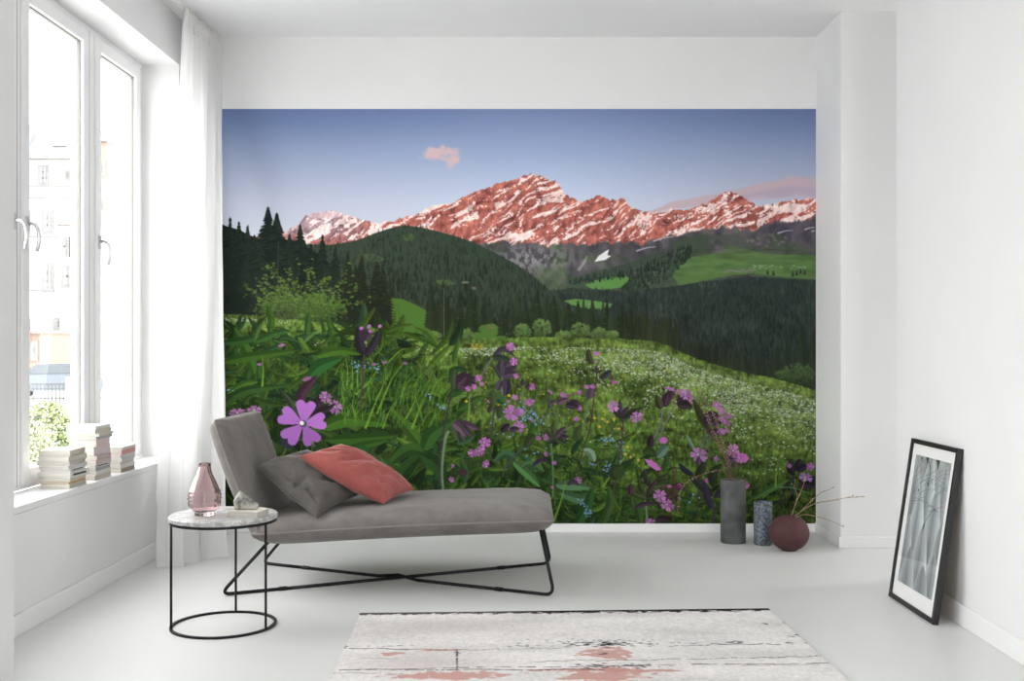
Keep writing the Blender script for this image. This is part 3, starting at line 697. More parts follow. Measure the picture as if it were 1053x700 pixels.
    # arched head at 520,372
    p.leaf([(508, 366), (518, 358), (530, 366)], 6, (60, 54, 62)); p.leaf([(506, 366), (518, 368), (528, 372)], 7, (44, 54, 42)); bud(p, 528, 366, 14, 1.6, rnd)
    for a_ in (-1.1, -.5, -.15, -1.6): bud(p, 516, 386, 17, a_, rnd, (66, 54, 68))
    p.leaf([(516, 390), (511, 380), (508, 376)], 4, (52, 54, 48)); bud(p, 521, 390, 16, 1.6, rnd, (58, 46, 66)); bud(p, 515, 390, 12, 1.9, rnd, (66, 60, 70))
    for (xx, yy, rr) in [(525, 356, 4.8), (529, 371, 4.5), (531, 386, 3), (547, 397, 3.8), (530, 408, 3.4), (544, 413, 4.2), (526, 424, 8), (535, 423, 4.5), (534, 438, 6), (503, 412, 2), (523, 412, 2), (548, 431, 2), (490, 448, 0)]:
        if rr: silene(p, xx, yy, rr, rnd, rnd.random()*3, .9, rnd.random(), (166, 88, 164))
    bud(p, 538, 396, 8, -1.5, rnd); bud(p, 536, 398, 6, -2.4, rnd); bud(p, 541, 399, 8, -.7, rnd); bud(p, 516, 444, 13, -.8, rnd, (46, 34, 48)); bud(p, 524, 442, 11, -.2, rnd, (58, 42, 56)); bud(p, 503, 424, 9, -1.2, rnd)
    p.leaf([(508, 416), (507, 406), (508, 400)], 9, (58, 70, 40)); p.leaf([(514, 430), (514, 420), (517, 418)], 7, (50, 60, 40)); p.leaf([(541, 460), (546, 450), (552, 448)], 10, (48, 58, 34))
    # right cluster of the middle
    p.leaf([(610, 374), (606, 366), (606, 358)], 7, (60, 58, 44), two=.7); p.ell(614, 363, 3, 2, (158, 92, 158)); p.ell(614, 371, 1.8, 1.3, (130, 100, 130))
    p.leaf([(613, 399), (607, 391), (606, 386)], 8, (50, 66, 34)); bud(p, 620, 390, 10, -1.0, rnd, (52, 48, 60)); bud(p, 622, 386, 9, -.6, rnd, (48, 46, 56)); p.stroke([(627, 384), (631, 391)], 2, 1.6, (70, 50, 70)); p.ell(632, 392.5, 2.3, 1.8, (160, 70, 140))
    p.leaf([(602, 408), (600, 400), (601, 394)], 9, (66, 82, 42)); p.leaf([(606, 410), (608, 402), (610, 396)], 9, (74, 62, 74)); silene(p, 604, 397, 3.2, rnd, 0, .7, 0, (170, 90, 160)); silene(p, 610, 396.5, 3.2, rnd, 1, .7, 0, (160, 84, 156))
    for (xx, yy, rr) in [(548, 396, 3), (547, 412, 3.4), (567, 403, 2.4), (580, 406, 4), (596, 419, 3.4), (597, 403, 3), (593, 430, 3), (562, 449, 4), (557, 466, 0), (571, 475, 2.6), (595, 493, 4.5), (562, 466, 3), (554, 450, 3), (568, 500, 2)]:
        if rr: silene(p, xx, yy, rr, rnd, rnd.random()*3, .8, rnd.random(), (156, 78, 150))
    bud(p, 586, 412, 12, .3, rnd, (66, 50, 62)); bud(p, 582, 416, 14, .15, rnd, (56, 44, 56)); bud(p, 566, 416, 9, -.6, rnd, (74, 62, 76)); bud(p, 574, 414, 12, -.4, rnd, (90, 62, 82)); p.leaf([(566, 420), (565, 412), (566, 402)], 3, (56, 66, 52))
    for a_, l, c in [(-2.4, 14, (62, 64, 46)), (-1.7, 20, (60, 74, 40)), (-.6, 15, (66, 56, 66)), (-.2, 15, (58, 46, 58)), (.4, 12, (52, 60, 40)), (2.6, 10, (50, 60, 38)), (-.9, 17, (72, 58, 70))]:
        p.leaf([(571, 450), (571+math.cos(a_)*l*.5, 450+math.sin(a_)*l*.5), (571+math.cos(a_+.1)*l, 450+math.sin(a_+.1)*l)], 6, c, two=.7)
    p.leaf([(548, 478), (557, 472), (566, 475)], 5, (50, 40, 56)); p.leaf([(584, 498), (590, 494), (596, 498)], 5, (56, 46, 56)); p.leaf([(596, 452), (594, 443), (599, 437)], 9, (56, 68, 38))
    # head at 643,425
    for a_, l, c in [(-2.25, 19, (54, 50, 50)), (-1.75, 21, (58, 52, 62)), (-1.2, 14, (60, 50, 62)), (-.5, 22, (54, 54, 42)), (-.3, 20, (46, 48, 40))]:
        p.leaf([(642, 430), (642+math.cos(a_-.2)*l*.5, 430+math.sin(a_-.2)*l*.5), (642+math.cos(a_)*l, 430+math.sin(a_)*l)], 6, c, two=.7)
    silene(p, 631, 417, 6.2, rnd, .3, 1, .4, (172, 108, 168)); silene(p, 655, 428, 6.8, rnd, .9, .8, -.3, (164, 98, 162))
    p.leaf([(636, 492), (632, 484), (640, 478)], 12, (42, 56, 30)); p.ell(637, 485, 6, 6, (44, 58, 32))
    # heads 680..700,405
    bud(p, 684, 418, 18, -1.25, rnd, (62, 44, 56)); bud(p, 681, 420, 15, -1.9, rnd, (60, 58, 44)); bud(p, 690, 410, 12, -1.2, rnd, (70, 46, 60)); bud(p, 697, 413, 16, -.5, rnd, (58, 44, 58)); bud(p, 696, 415, 14, -.1, rnd, (64, 52, 64)); bud(p, 697, 416, 16, .1, rnd, (50, 42, 46))
    p.poly([(683, 397), (692, 398), (696, 402), (690, 401)], (150, 92, 150)); silene(p, 706, 405, 7, rnd, .4, .8, 0, (166, 98, 166)); silene(p, 712, 411, 3.2, rnd, 0, 1, 0, (160, 92, 150)); silene(p, 699, 402, 3, rnd, 0, .7, 0, (160, 92, 150))
    bud(p, 669, 460, 14, -1.4, rnd, (46, 34, 42)); p.ell(683, 452, 4, 3.4, (156, 90, 152)); p.leaf([(662, 466), (668, 462), (676, 468)], 8, (46, 62, 32))
    silene(p, 672, 476, 7, rnd, .2, .4, .5, (166, 98, 160)); p.poly([(663, 471), (670, 472), (681, 482), (676, 483), (668, 478)], (160, 92, 154))
    # bottom bunch 670,510
    for q in range(26):
        a_ = rnd.uniform(-2.9, -.2); l = rnd.uniform(12, 26); cx, cy = rnd.choice([(666, 512), (672, 500), (652, 522), (684, 520)])
        p.leaf([(cx, cy), (cx+math.cos(a_)*l*.5, cy+math.sin(a_)*l*.5), (cx+math.cos(a_+.2)*l, cy+math.sin(a_+.2)*l)], 5, rnd.choice([(50, 60, 36), (62, 46, 58), (44, 56, 34), (60, 72, 44)]), two=.7)
    bud(p, 649, 508, 12, -1.5, rnd, (70, 40, 60)); bud(p, 692, 500, 14, .05, rnd, (60, 40, 56)); p.ell(699, 498, 2.5, 1.6, (150, 78, 130))
    silene(p, 679, 509, 7, rnd, .2, .9, .4, (168, 98, 162)); silene(p, 687, 518, 7.5, rnd, .9, .8, .6, (162, 92, 158)); silene(p, 669, 535, 6, rnd, .9, .5, 0, (156, 82, 150)); bud(p, 676, 532, 16, .2, rnd, (44, 36, 42))
    # 718,465 and its leaves
    p.leaf([(714, 488), (704, 482), (699, 475)], 6, (36, 36, 48)); p.leaf([(716, 492), (722, 480), (724, 468)], 9, (40, 46, 32)); p.leaf([(733, 510), (722, 498), (710, 490)], 10, (42, 44, 44)); p.leaf([(734, 500), (734, 486), (743, 476)], 10, (40, 46, 34)); p.leaf([(732, 522), (727, 508), (726, 494)], 7, (48, 42, 60)); p.leaf([(734, 512), (742, 504), (750, 500)], 6, (48, 42, 52))
    silene(p, 719, 467, 9, rnd, .35, .8, .3, (160, 100, 164)); bud(p, 719, 478, 10, -1.5, rnd, (74, 54, 76)); p.ell(727, 493, 1.6, 2.2, (140, 70, 140))
    # 740,430 pile
    p.stroke([(713, 410), (722, 425), (730, 445)], 3.2, 5, (58, 52, 40)); p.leaf([(728, 440), (720, 424), (714, 412)], 8, (50, 50, 34))
    for (xx, yy, l, a_) in [(727, 426, 12, -.1), (730, 434, 13, .1), (729, 444, 14, 0), (728, 436, 12, -1.6), (732, 430, 9, -.4)]: bud(p, xx, yy, l, a_, rnd, (60, 44, 62))
    for (xx, yy, rr) in [(738, 416, 5), (743, 422, 4.5), (744, 430, 4.5), (750, 427, 4), (748, 434, 4), (742, 443, 4.5), (748, 442, 3)]: silene(p, xx, yy, rr, rnd, rnd.random()*3, .8, rnd.random(), (158, 86, 156))
    bud(p, 748, 474, 14, -.3, rnd, (70, 56, 76)); p.stroke([(746, 478), (756, 478), (770, 477)], 2.4, .6, (56, 50, 54)); silene(p, 755, 463, 7.5, rnd, .3, .8, 1.2, (168, 96, 160)); p.poly([(757, 464), (768, 466), (771, 471), (767, 475), (760, 470)], (164, 92, 156)); silene(p, 762, 471, 4.5, rnd, 0, 1, 0, (158, 88, 154)); silene(p, 737, 471, 3, rnd, 0, 1, 0, (140, 80, 150)); silene(p, 768, 498, 3.6, rnd, 0, 1, 0, (160, 84, 156))
    # far right bunch
    for (xx, yy, l, a_, c) in [(818, 487, 14, -2.2, (36, 28, 40)), (820, 484, 14, -1.3, (40, 32, 48)), (820, 484, 14, -.5, (38, 30, 44)), (826, 492, 13, .1, (38, 30, 44)), (816, 480, 10, -1.9, (44, 36, 40))]: bud(p, xx, yy, l, a_, rnd, c)
    silene(p, 812, 478, 3, rnd, 0, .8, 0, (140, 78, 140)); silene(p, 834, 479, 4.2, rnd, 0, 1, 0, (160, 84, 160)); silene(p, 829, 490, 7, rnd, .3, .7, .2, (138, 90, 160)); bud(p, 824, 498, 15, .05, rnd, (44, 34, 48))
    p.stroke([(802, 500), (818, 501), (836, 508)], 1.2, .8, (80, 106, 84), .8)
    p.stroke([(700, 498), (690, 500), (680, 500)], 2, 1, (80, 42, 50)); p.ell(691, 506, 9, 6, (70, 40, 46), .35, 0, .8); p.ell(689, 499, 2.2, 1.6, (150, 80, 130))
    for q in range(10):
        p.ell(rnd.choice([291, 318, 268, 500, 415, 417]), 374, .1, .1, (150, 90, 140))
    for (xx, yy) in [(291, 354), (267, 374), (385, 374), (396, 372), (417, 373), (289, 355)]: p.ell(xx, yy, 2.6, 1.4, (134, 84, 128), .9)
    # reduce to the print's resolution
    hh, ww = (p.H//2)*2, (p.W//2)*2
    B = A[:hh, :ww]
    B = (B[0::2, 0::2]+B[1::2, 0::2]+B[0::2, 1::2]+B[1::2, 1::2])/4
    return np.clip(B/255., 0, 1)

def paint_art():
    """grey photograph of overlapping pointed leaves with dark twigs"""
    rnd = random.Random(5)
    p = Paint(0, 0, 100, 150, 4)
    A = p.a; X = np.broadcast_to(p.X[None, :], A.shape[:2]); Y = np.broadcast_to(p.Y[:, None], A.shape[:2])
    f = fbm(X/18, Y/18, 4, 3); g = fbm(X/3, Y/10, 4, 6)
    v = 150+60*(f-.5)+16*(g-.5)
    for c, k in enumerate((.97, 1.0, 1.0)): A[..., c] = v*k
    def petal(x, y, w, h, c):
        n = 16; L = []; R = []
        for i in range(n+1):
            t = i/n; ww = w/2*(math.sin(t*math.pi/2))**.75
            L.append((x-ww, y+h*t)); R.append((x+ww, y+h*t))
        P = L+R[::-1]; b = p.box(x-w/2, y, x+w/2, y+h)
        if not b: return
        i0, i1, j0, j1 = b; m = p.mask(P, b)
        xx = X[j0:j1, i0:i1]; yy = Y[j0:j1, i0:i1]
        s = c*1.04*(.74+.42*np.abs(xx-x)/(w/2)+.10*(fbm((xx-x)/2, yy/14, 4, int(x))-.5)-.16*(yy-y)/h+.1*(xx > x))
        r = A[j0:j1, i0:i1]
        r[m] = (s[..., None]*np.array((.96, 1.0, 1.01)))[m]
        p.stroke(L, .5, .5, (196, 200, 200), .8); p.stroke(R, .5, .5, (198, 202, 202), .8)
        p.stroke([(x, y), (x, y+h)], .7, .4, (112, 118, 120), .6)
    for (x, y, w, h, c) in [(10, 10, 44, 70, 172), (48, -8, 46, 80, 186), (90, 5, 44, 80, 176), (30, 35, 50, 80, 190), (74, 26, 50, 90, 180), (100, 60, 50, 90, 170), (8, 70, 46, 80, 176), (52, 72, 54, 90, 176), (90, 100, 46, 70, 160), (24, 104, 46, 60, 160), (66, 118, 46, 50, 150)]:
        petal(x, y, w, h, c)
    for q in range(26):
        x = rnd.uniform(-5, 70); y = rnd.uniform(20, 60); l = rnd.uniform(25, 60); a = rnd.uniform(-.7, .1)
        p.stroke([(x, y), (x+l*.5*math.cos(a), y+l*.5*math.sin(a)+rnd.uniform(-4, 4)), (x+l*math.cos(a+.2), y+l*math.sin(a+.2))], .5, .25, (58, 66, 70), .75)
    p.stroke([(48, 84), (55, 70), (70, 56), (96, 48)], 1.2, .4, (50, 54, 58), .9)
    p.stroke([(40, 4), (48, 16), (46, 30)], 1.8, .5, (36, 40, 44))
    p.poly([(30, 0), (38, 0), (36, 9)], (38, 44, 46)); p.poly([(58, 0), (70, 0), (66, 12), (62, 4)], (38, 42, 46)); p.poly([(16, 2), (22, 2), (19, 8)], (60, 66, 66))
    p.ell(51, 76, 2, 3, (50, 52, 54)); p.ell(22, 40, 1.6, 2, (50, 52, 54)); p.ell(46, 30, 2, 2.5, (44, 46, 48))
    hh, ww = (p.H//2)*2, (p.W//2)*2
    B = A[:hh, :ww]
    return np.clip((B[0::2, 0::2]+B[1::2, 0::2]+B[0::2, 1::2]+B[1::2, 1::2])/4/255., 0, 1)
# ---------------------------------------------------------------- the room
XL, XR, YB, H = -1.99, 1.75, 6.43, 3.0
XO = -2.36                                 # outer face of the left wall
def struct(name, mb, m, **k): return tag(mb.build(name, m, **k), kind='structure')
struct('floor', MB().box(XO, 4.9, -2.6, YB+.1, -.12, 0), M['floor'])
struct('ceiling', MB().box(XO, 4.9, -2.6, YB+.1, H, H+.12), M['ceiling'])
struct('wall_back', MB().box(XO, 3.3, YB, YB+.15, 0, H), M['wall'])
# left wall with the tall window opening and a nearer one
W0, W1, S0, S1 = 3.82, 6.04, .50, 2.73
wl = MB()
wl.box(XO, XL, W1, YB, 0, H).box(XO, XL, W0, W1, 0, S0-.03).box(XO, XL, W0, W1, S1, H)
wl.box(XO, XL, 1.9, W0, 0, H).box(XO, XL, .1, 1.9, 0, S0-.03).box(XO, XL, .1, 1.9, S1, H).box(XO, XL, -2.6, .1, 0, H)
struct('wall_left', wl, M['wall'])
struct('wall_left_pier', MB().box(XL, -1.745, 2.95, 3.6, 0, H), M['wall'])
struct('wall_right', MB().box(XR+.007, XR+.25, -2.6, 5.05, 0, H), M['wall'])
struct('wall_right_pier', MB().box(XR, 4.9, 5.93, YB, 0, H), M['wall'])
struct('wall_recess', MB().box(4.8, 4.9, 5.05, 5.93, 0, .5).box(4.8, 4.9, 5.05, 5.93, 2.5, H).box(XR+.25, 4.9, 4.95, 5.05, 0, H), M['wall'])  # end opening out of view is added, to let daylight onto the pier face
struct('wall_rear', MB().box(XL, .7, -2.6, -2.5, 0, H).box(.7, XR, -2.6, -2.5, 0, .12).box(.7, XR, -2.6, -2.5, 2.36, H), M['wall'])  # unseen opening, sized for the fill light it lets in from behind
# baseboards
def board(name, x0, x1, y0, y1, h): struct(name, MB().box(x0, x1, y0, y1, 0, h), M['trim'], bevel=.003)
board('baseboard_back', XL, XR, YB-.014, YB, .052)
board('baseboard_left', XL, XL+.016, 3.6, YB-.014, .085)
board('baseboard_right', XR+.007-.016, XR+.007, -2.4, 5.05, .085)
board('baseboard_right_pier', XR-.014, XR, 5.93-.016, YB-.014, .062)
board('baseboard_recess', XR, 4.8, 5.93-.016, 5.93, .062)
board('baseboard_right_end', XR-.009, XR+.25, 5.05, 5.066, .085)

# ---------------------------------------------------------------- window_1 on the left
XF = -2.20                                # room face of the fixed frame
def window(nm, y0, y1, sashes, z0=S0, z1=S1, fw=.055, left_fw=None):
    w = empty(nm, (XF, (y0+y1)/2, z0)); w['kind'] = 'structure'
    def at(mb, name, m, par=w, **k):
        o = mb.build(name, m, None, **k); o.parent = par
        o.location = -Vector(w.location) if par is w else (0, 0, 0); return o
    f = MB().box(XF-.07, XF, y0, y0+fw, z0, z1).box(XF-.07, XF, y1-fw, y1, z0, z1).box(XF-.07, XF, y0+fw, y1-fw, z0, z0+fw*.55).box(XF-.07, XF, y0+fw, y1-fw, z1-fw, z1)
    at(f, 'window_frame', M['window_paint'], bevel=.004)
    for i, (a, b, hs) in enumerate(sashes):
        s0, s1 = z0+fw*.4, z1-fw*.6; t = .068
        fr = MB()
        for (q0, q1, r0, r1) in ((a, a+t, s0, s1), (b-t, b, s0, s1), (a+t, b-t, s0, s0+t+.004), (a+t, b-t, s1-t, s1)): fr.box(XF-.052, XF+.014, q0, q1, r0, r1)
        at(fr, 'window_sash', M['window_paint'], bevel=.006, seg=3)
        g = MB(); e = .006
        for (q0, q1, r0, r1) in ((a+t, a+t+e, s0+t, s1-t), (b-t-e, b-t, s0+t, s1-t), (a+t+e, b-t-e, s0+t, s0+t+e), (a+t+e, b-t-e, s1-t-e, s1-t)): g.box(XF-.020, XF-.004, q0, q1, r0, r1)
        g.box(XF-.001, XF+.012, b+.0005, b+.005, s0, s1)
        at(g, 'gasket', M['gap'])
        at(MB().box(XF-.024, XF-.018, a+t-.004, b-t+.004, s0+t-.004, s1-t+.004), 'window_pane', M['pane'])
        for hy in hs:
            zc = 1.655 if hy == hs[0] else 1.655
            pl = MB(); n = 20
            pl.v = []; ring = []
            for k in range(n):
                an = 2*math.pi*k/n; yy = .014*math.cos(an); zz = .019*math.sin(an)+(.017 if math.sin(an) > 0 else -.017); ring.append((yy, zz))
            V = [(XF+.012, hy+q[0], zc+q[1]) for q in ring]+[(XF+.024, hy+q[0]*.9, zc+q[1]*.95) for q in ring]
            pl.add(V, [tuple(range(n))[::-1], tuple(range(n, 2*n))]+[(k, (k+1) % n, n+(k+1) % n, n+k) for k in range(n)])
            hp = at(pl, 'handle_plate', M['handle'], smooth=False)
            lv = MB().tube(round_path([(XF+.022, hy, zc+.004), (XF+.052, hy, zc+.004), (XF+.068, hy, zc-.022), (XF+.072, hy+.002, zc-.070), (XF+.060, hy+.004, zc-.118)], .03, 6), .0085, 12)
            o = lv.build('handle_lever', M['handle'], hp, smooth=True)
    return w
w1 = window('window_1', W0, W1, [(3.84, 4.535, [4.50]), (4.585, 5.285, [4.615]), (5.365, 5.99, [5.40])])
sill = MB().box(XF, XL-.001, W0, W1, S0-.03, S0); o = sill.build('window_sill', M['trim'], w1, bevel=.004); o.location = -Vector(w1.location)
mu = MB().box(XF-.06, XF+.004, 4.537, 4.583, S0+.03, S1-.04).box(XF-.06, XF+.006, 5.291, 5.362, S0+.03, S1-.04)
o = mu.build('window_mullion', M['window_paint'], w1, bevel=.005); o.location = -Vector(w1.location)
w2 = window('window_2', .1, 1.9, [(.14, .96, [.92]), (1.04, 1.86, [1.08])])  # unseen window near the camera, added for side daylight
o = MB().box(XF, XL-.001, .1, 1.9, S0-.03, S0).build('window_sill', M['trim'], w2, bevel=.004); o.location = -Vector(w2.location)

# ---------------------------------------------------------------- the photo mural
mural = printed_sheet('wall_mural', paint_mural(), (0, 0, 0), (1, 0, 0), (0, 0, -1), attr_mat('printed_wallpaper', .8, .08), gain=1.30)
mx0 = P(224, 112, YB-.002); mx1 = P(839, 539.3, YB-.002)
mural.location = mx0; mural.scale = (mx1.x-mx0.x, 1, mx0.z-mx1.z)
tag(mural, 'large photo mural of snowy red mountains above a flower meadow covering the back wall', 'mural')
# ---------------------------------------------------------------- chaise longue
def smooth_noise(seed):
    r = np.random.RandomState(seed); ph = r.rand(6, 3)*6.28; fr = r.rand(6, 2)*2-1
    return lambda u, v, k=6.0: sum(math.sin(k*(fr[i, 0]*u+fr[i, 1]*v)*(1+i*.6)+ph[i, 0])/(1+i*.5) for i in range(6))/3.2
def cushion(fn, nu=56, nv=40, top=.07, bot=.06, a=5.0, q=.5, abot=9.0, qbot=.4, seed=1, wr=.002, ubot=14.0):
    """closed padded slab: fn(u, v) gives (seam point, normal) for u, v in [-1, 1]"""
    us = [math.sin(math.pi/2*(-1+2*i/nu)) for i in range(nu+1)]; vs = [math.sin(math.pi/2*(-1+2*j/nv)) for j in range(nv+1)]
    nz = smooth_noise(seed); V = []; Fc = []
    def prof(u, v, a_, q_): return (max(0, 1-abs(u)**a_)*max(0, 1-abs(v)**a_))**q_
    idt = {}; idb = {}
    for i, u in enumerate(us):
        for j, v in enumerate(vs):
            # rounded plan corners
            cu, cv = u, v
            k = max(0, abs(u)+abs(v)-1.93); cu -= math.copysign(k*.25, u); cv -= math.copysign(k*.25, v)
            p, n = fn(cu, cv)
            border = i in (0, nu) or j in (0, nv)
            h = prof(u, v, a, q)
            w = nz(u, v)*wr*min(1, h*2)
            # pulled folds along the seam
            ed = (1-h)*h*4*.0035*math.sin(u*38+3*math.sin(v*7))*(1 if abs(v) > .8 else .3)
            idt[i, j] = len(V); V.append(p+n*(top*h+w+ed))
            if border: idb[i, j] = idt[i, j]
            else: idb[i, j] = len(V); V.append(p-n*(bot*(max(0, 1-abs(u)**ubot))**.4*max(0, 1-abs(v)**abot)**qbot))
    for i in range(nu):
        for j in range(nv):
            Fc.append((idt[i, j], idt[i+1, j], idt[i+1, j+1], idt[i, j+1]))
            Fc.append((idb[i, j+1], idb[i+1, j+1], idb[i+1, j], idb[i, j]))
    ring = [(u, -1) for u in us]+[(1, v) for v in vs[1:]]+[(u, 1) for u in us[::-1][1:]]+[(-1, v) for v in vs[::-1][1:-1]]
    rp = []
    for u, v in ring:
        k = max(0, abs(u)+abs(v)-1.93); p, n = fn(u-math.copysign(k*.25, u), v-math.copysign(k*.25, v)); rp.append(p)
    mb = MB(); mb.add(V, Fc); return mb, rp
YF, YR = 4.73, 5.47
ch = empty('chaise_longue', (-.63, 5.11, 0))
tag(ch, 'grey velvet chaise longue with raised backrest on thin crossed black legs', 'chaise longue')
CO = -Vector(ch.location)
def kid(mb, name, m, par=None, **k):
    o = mb.build(name, m, par or ch, **k)
    if par is None: o.location = CO
    return o
SX0, SX1 = -1.235, .112
def seat_fn(u, v):
    x = SX0+(SX1-SX0)*(u+1)/2; y = (YF+YR)/2+v*(YR-YF)/2
    t = (u+1)/2
    z = .283+.062*t+.008*math.sin(t*math.pi)
    flare = .012*abs(u)**14*abs(v)**14
    return Vector((x+flare*(1 if u > 0 else -1), y+flare*(1 if v > 0 else -1), z)), Vector((-.045, 0, 1)).normalized()
mb, rp = cushion(seat_fn, 72, 44, .074, .078, 7.0, .36, 5, .62, 3, .003)
seat = kid(mb, 'seat_cushion', M['grey_velvet'], smooth=True)
kid(MB().tube(rp, .0042, 8, closed=True), 'piping', M['piping'], seat, smooth=True)
B0, B1 = Vector((-1.188, 0, .262)), Vector((-1.402, 0, .792))
bd = (B1-B0).normalized(); bn = Vector((bd.z, 0, -bd.x))
def back_fn(u, v):
    t = (u+1)/2; y = (YF+YR)/2+v*(YR-YF)/2
    p = B0.lerp(B1, t); bow = -.012*math.sin(t*math.pi)
    return Vector((p.x, y, p.z))+bn*bow, bn
mb, rp = cushion(back_fn, 48, 44, .046, .062, 6, .40, 7, .5, 8, .0025)
back = kid(mb, 'backrest', M['grey_velvet'], smooth=True)
kid(MB().tube(rp, .0042, 8, closed=True), 'piping', M['piping'], back, smooth=True)
R_ = .0078
FL, RL, FR, RR = (Vector(q) for q in ((-1.385, 4.77, R_), (-1.372, 5.47, R_), (.118, 4.755, R_), (.118, 5.47, R_)))
TL = lambda y: Vector((-1.155, y, .262)); TR = lambda y: Vector((.050, y, .325))
def leg(foot, top, far, name='leg'):
    d = (far-foot); stub = foot+d*.165
    kid(MB().tube(round_path([top, foot, stub], .05, 8), R_, 12), 'leg', M['black_metal'], smooth=True)
    s0 = foot+d*.158; s1 = foot+d*.180
    kid(MB().tube([s0, s1], R_*1.35, 14), 'joint_sleeve', M['black_metal'], smooth=False)
    return stub
a1 = leg(FL, TL(4.80), RR); a2 = leg(RR, TR(5.42), FL)
b1 = leg(RL, TL(5.42), FR); b2 = leg(FR, TR(4.80), RL)
kid(MB().tube([a1, a2], R_, 12), 'cross_bar', M['black_metal'], smooth=True)
up = Vector((0, 0, 2*R_*.98)); mid = (b1+b2)/2
kid(MB().tube([b1, b1.lerp(mid, .8), mid+up, b2.lerp(mid, .8), b2], R_, 12), 'cross_bar', M['black_metal'], smooth=True)
for y_ in (4.80, 5.42): kid(MB().tube([TL(y_), TR(y_)], .008, 10), 'seat_rail', M['black_metal'], smooth=True)

# ---------------------------------------------------------------- cushions
def pillow(name, Lc, Bc, Rc, Tc, hgt, m, seed, folds, label, flat=.75):
    Lc, Bc, Rc, Tc = (Vector(q) for q in (Lc, Bc, Rc, Tc)); c = (Lc+Bc+Rc+Tc)/4
    nrm = (Bc-Lc).cross(Tc-Lc).normalized(); n = 60; nz = smooth_noise(seed); nz2 = smooth_noise(seed+9)
    V = []; Fc = []; it = {}; ib = {}
    ss = [math.sin(math.pi/2*(-1+2*i/n)) for i in range(n+1)]
    for i, u in enumerate(ss):
        for j, v in enumerate(ss):
            uu = u*(1-.075*(1-v*v)*(u*u)); vv = v*(1-.075*(1-u*u)*(v*v))
            a = (uu+1)/2; b = (vv+1)/2
            p = Lc*(1-a)*(1-b)+Bc*a*(1-b)+Rc*a*b+Tc*(1-a)*b
            h = ((1-u*u)*(1-v*v))**.42
            f = 0
            for (fu, fv, ang, wd, ln, am) in folds:
                du = u-fu; dv = v-fv; s = du*math.cos(ang)+dv*math.sin(ang); t = -du*math.sin(ang)+dv*math.cos(ang)
                f += am*math.exp(-(t/wd)**2-(s/ln)**2)
            e = (1-h)*h*4
            w = 2.5*f*min(1, h*2.5)+.007*nz(u, v, 6)*h+e*.006*nz2(u, v, 16)
            it[i, j] = len(V); V.append(p+nrm*(hgt*h+w)-c)
            if i in (0, n) or j in (0, n): ib[i, j] = it[i, j]
            else: ib[i, j] = len(V); V.append(p-nrm*(hgt*flat*h-w*.4)-c)
    for i in range(n):
        for j in range(n):
            Fc.append((it[i, j], it[i+1, j], it[i+1, j+1], it[i, j+1])); Fc.append((ib[i, j+1], ib[i+1, j+1], ib[i+1, j], ib[i, j]))
    o = MB().add(V, Fc).build(name, m, smooth=True); o.location = c
    ring = [it[i, 0] for i in range(n+1)]+[it[n, j] for j in range(1, n+1)]+[it[i, n] for i in range(n-1, -1, -1)]+[it[0, j] for j in range(n-1, 0, -1)]
    MB().tube([V[k] for k in ring], .0024, 6, closed=True).build('seam', m, o, smooth=True)
    tag(o, label, 'cushion'); return o
pillow('throw_pillow', (-1.262, 4.90, .572), (-.945, 4.728, .360), (-.78, 5.06, .43), (-1.095, 5.22, .612), .080, M['pillow_grey'], 4,
       [(.1, -.80, .2, .05, .35, -.012), (.12, -.78, 1.5, .04, .18, -.012), (.3, -.72, .9, .04, .2, .006), (-.1, -.7, 2.2, .04, .2, .005), (-.5, -.3, .5, .07, .4, .006), (.5, .1, 1.2, .09, .4, -.006), (-.3, -.75, .1, .05, .3, -.008), (.45, -.7, -.3, .05, .25, -.008), (-.6, .3, 1, .08, .4, -.005)],
       'dark grey velvet cushion leaning against the chaise backrest', .65)
pillow('throw_pillow', (-1.045, 4.86, .620), (-.665, 4.90, .398), (-.560, 5.24, .418), (-.93, 5.20, .640), .082, M['pillow_red'], 12,
       [(-.55, -.1, 1.0, .05, .45, -.009), (-.38, -.15, 1.15, .04, .4, .007), (-.22, -.35, 1.3, .045, .35, -.009), (-.05, -.1, 1.25, .04, .4, -.006), (.1, -.4, 1.35, .045, .35, .007), (.24, -.5, 1.45, .04, .3, -.008), (.42, -.2, 1.5, .05, .4, -.006), (.55, -.3, 1.8, .06, .4, -.007), (-.7, .2, .8, .06, .4, -.006), (.2, .5, .3, .09, .4, -.006)],
       'terracotta red velvet cushion lying over the grey one on the chaise')

# ---------------------------------------------------------------- side table
tr = mat('terrazzo', (.6, .6, .58), .35); M['terrazzo'] = tr
vo = N(tr, 'ShaderNodeTexVoronoi'); vo.inputs['Scale'].default_value = 70; L(tr, coords(tr), vo.inputs['Vector'])
chips = ramp(tr, vo.outputs['Distance'], [(.22, (.72, .71, .69)), (.34, (.30, .30, .30))])
chips2 = ramp(tr, noise_tex(tr, 34, 3), [(.46, (.34, .34, .34)), (.56, (.66, .65, .63))])
mxn = N(tr, 'ShaderNodeMix', data_type='RGBA'); mxn.inputs[0].default_value = .55; L(tr, chips, mxn.inputs['A']); L(tr, chips2, mxn.inputs['B']); L(tr, mxn.outputs['Result'], bsdf(tr).inputs['Base Color'])
tb = empty('side_table', (-1.226, 4.27, 0))
tag(tb, 'small round side table with a speckled stone top and black wire frame', 'side table')
ZT = .449
MB().lathe([(.206, ZT-.020), (.2125, ZT-.017), (.2125, ZT-.003), (.2095, ZT)], n=96).build('table_top', tr, tb, smooth=False, bevel=.0)
def hoop(r, z, hw, hh, n=96):
    return MB().lathe([(r-hw, z), (r+hw, z), (r+hw, z+hh), (r-hw, z+hh), (r-hw, z)], n=n, cap0=False, cap1=False)
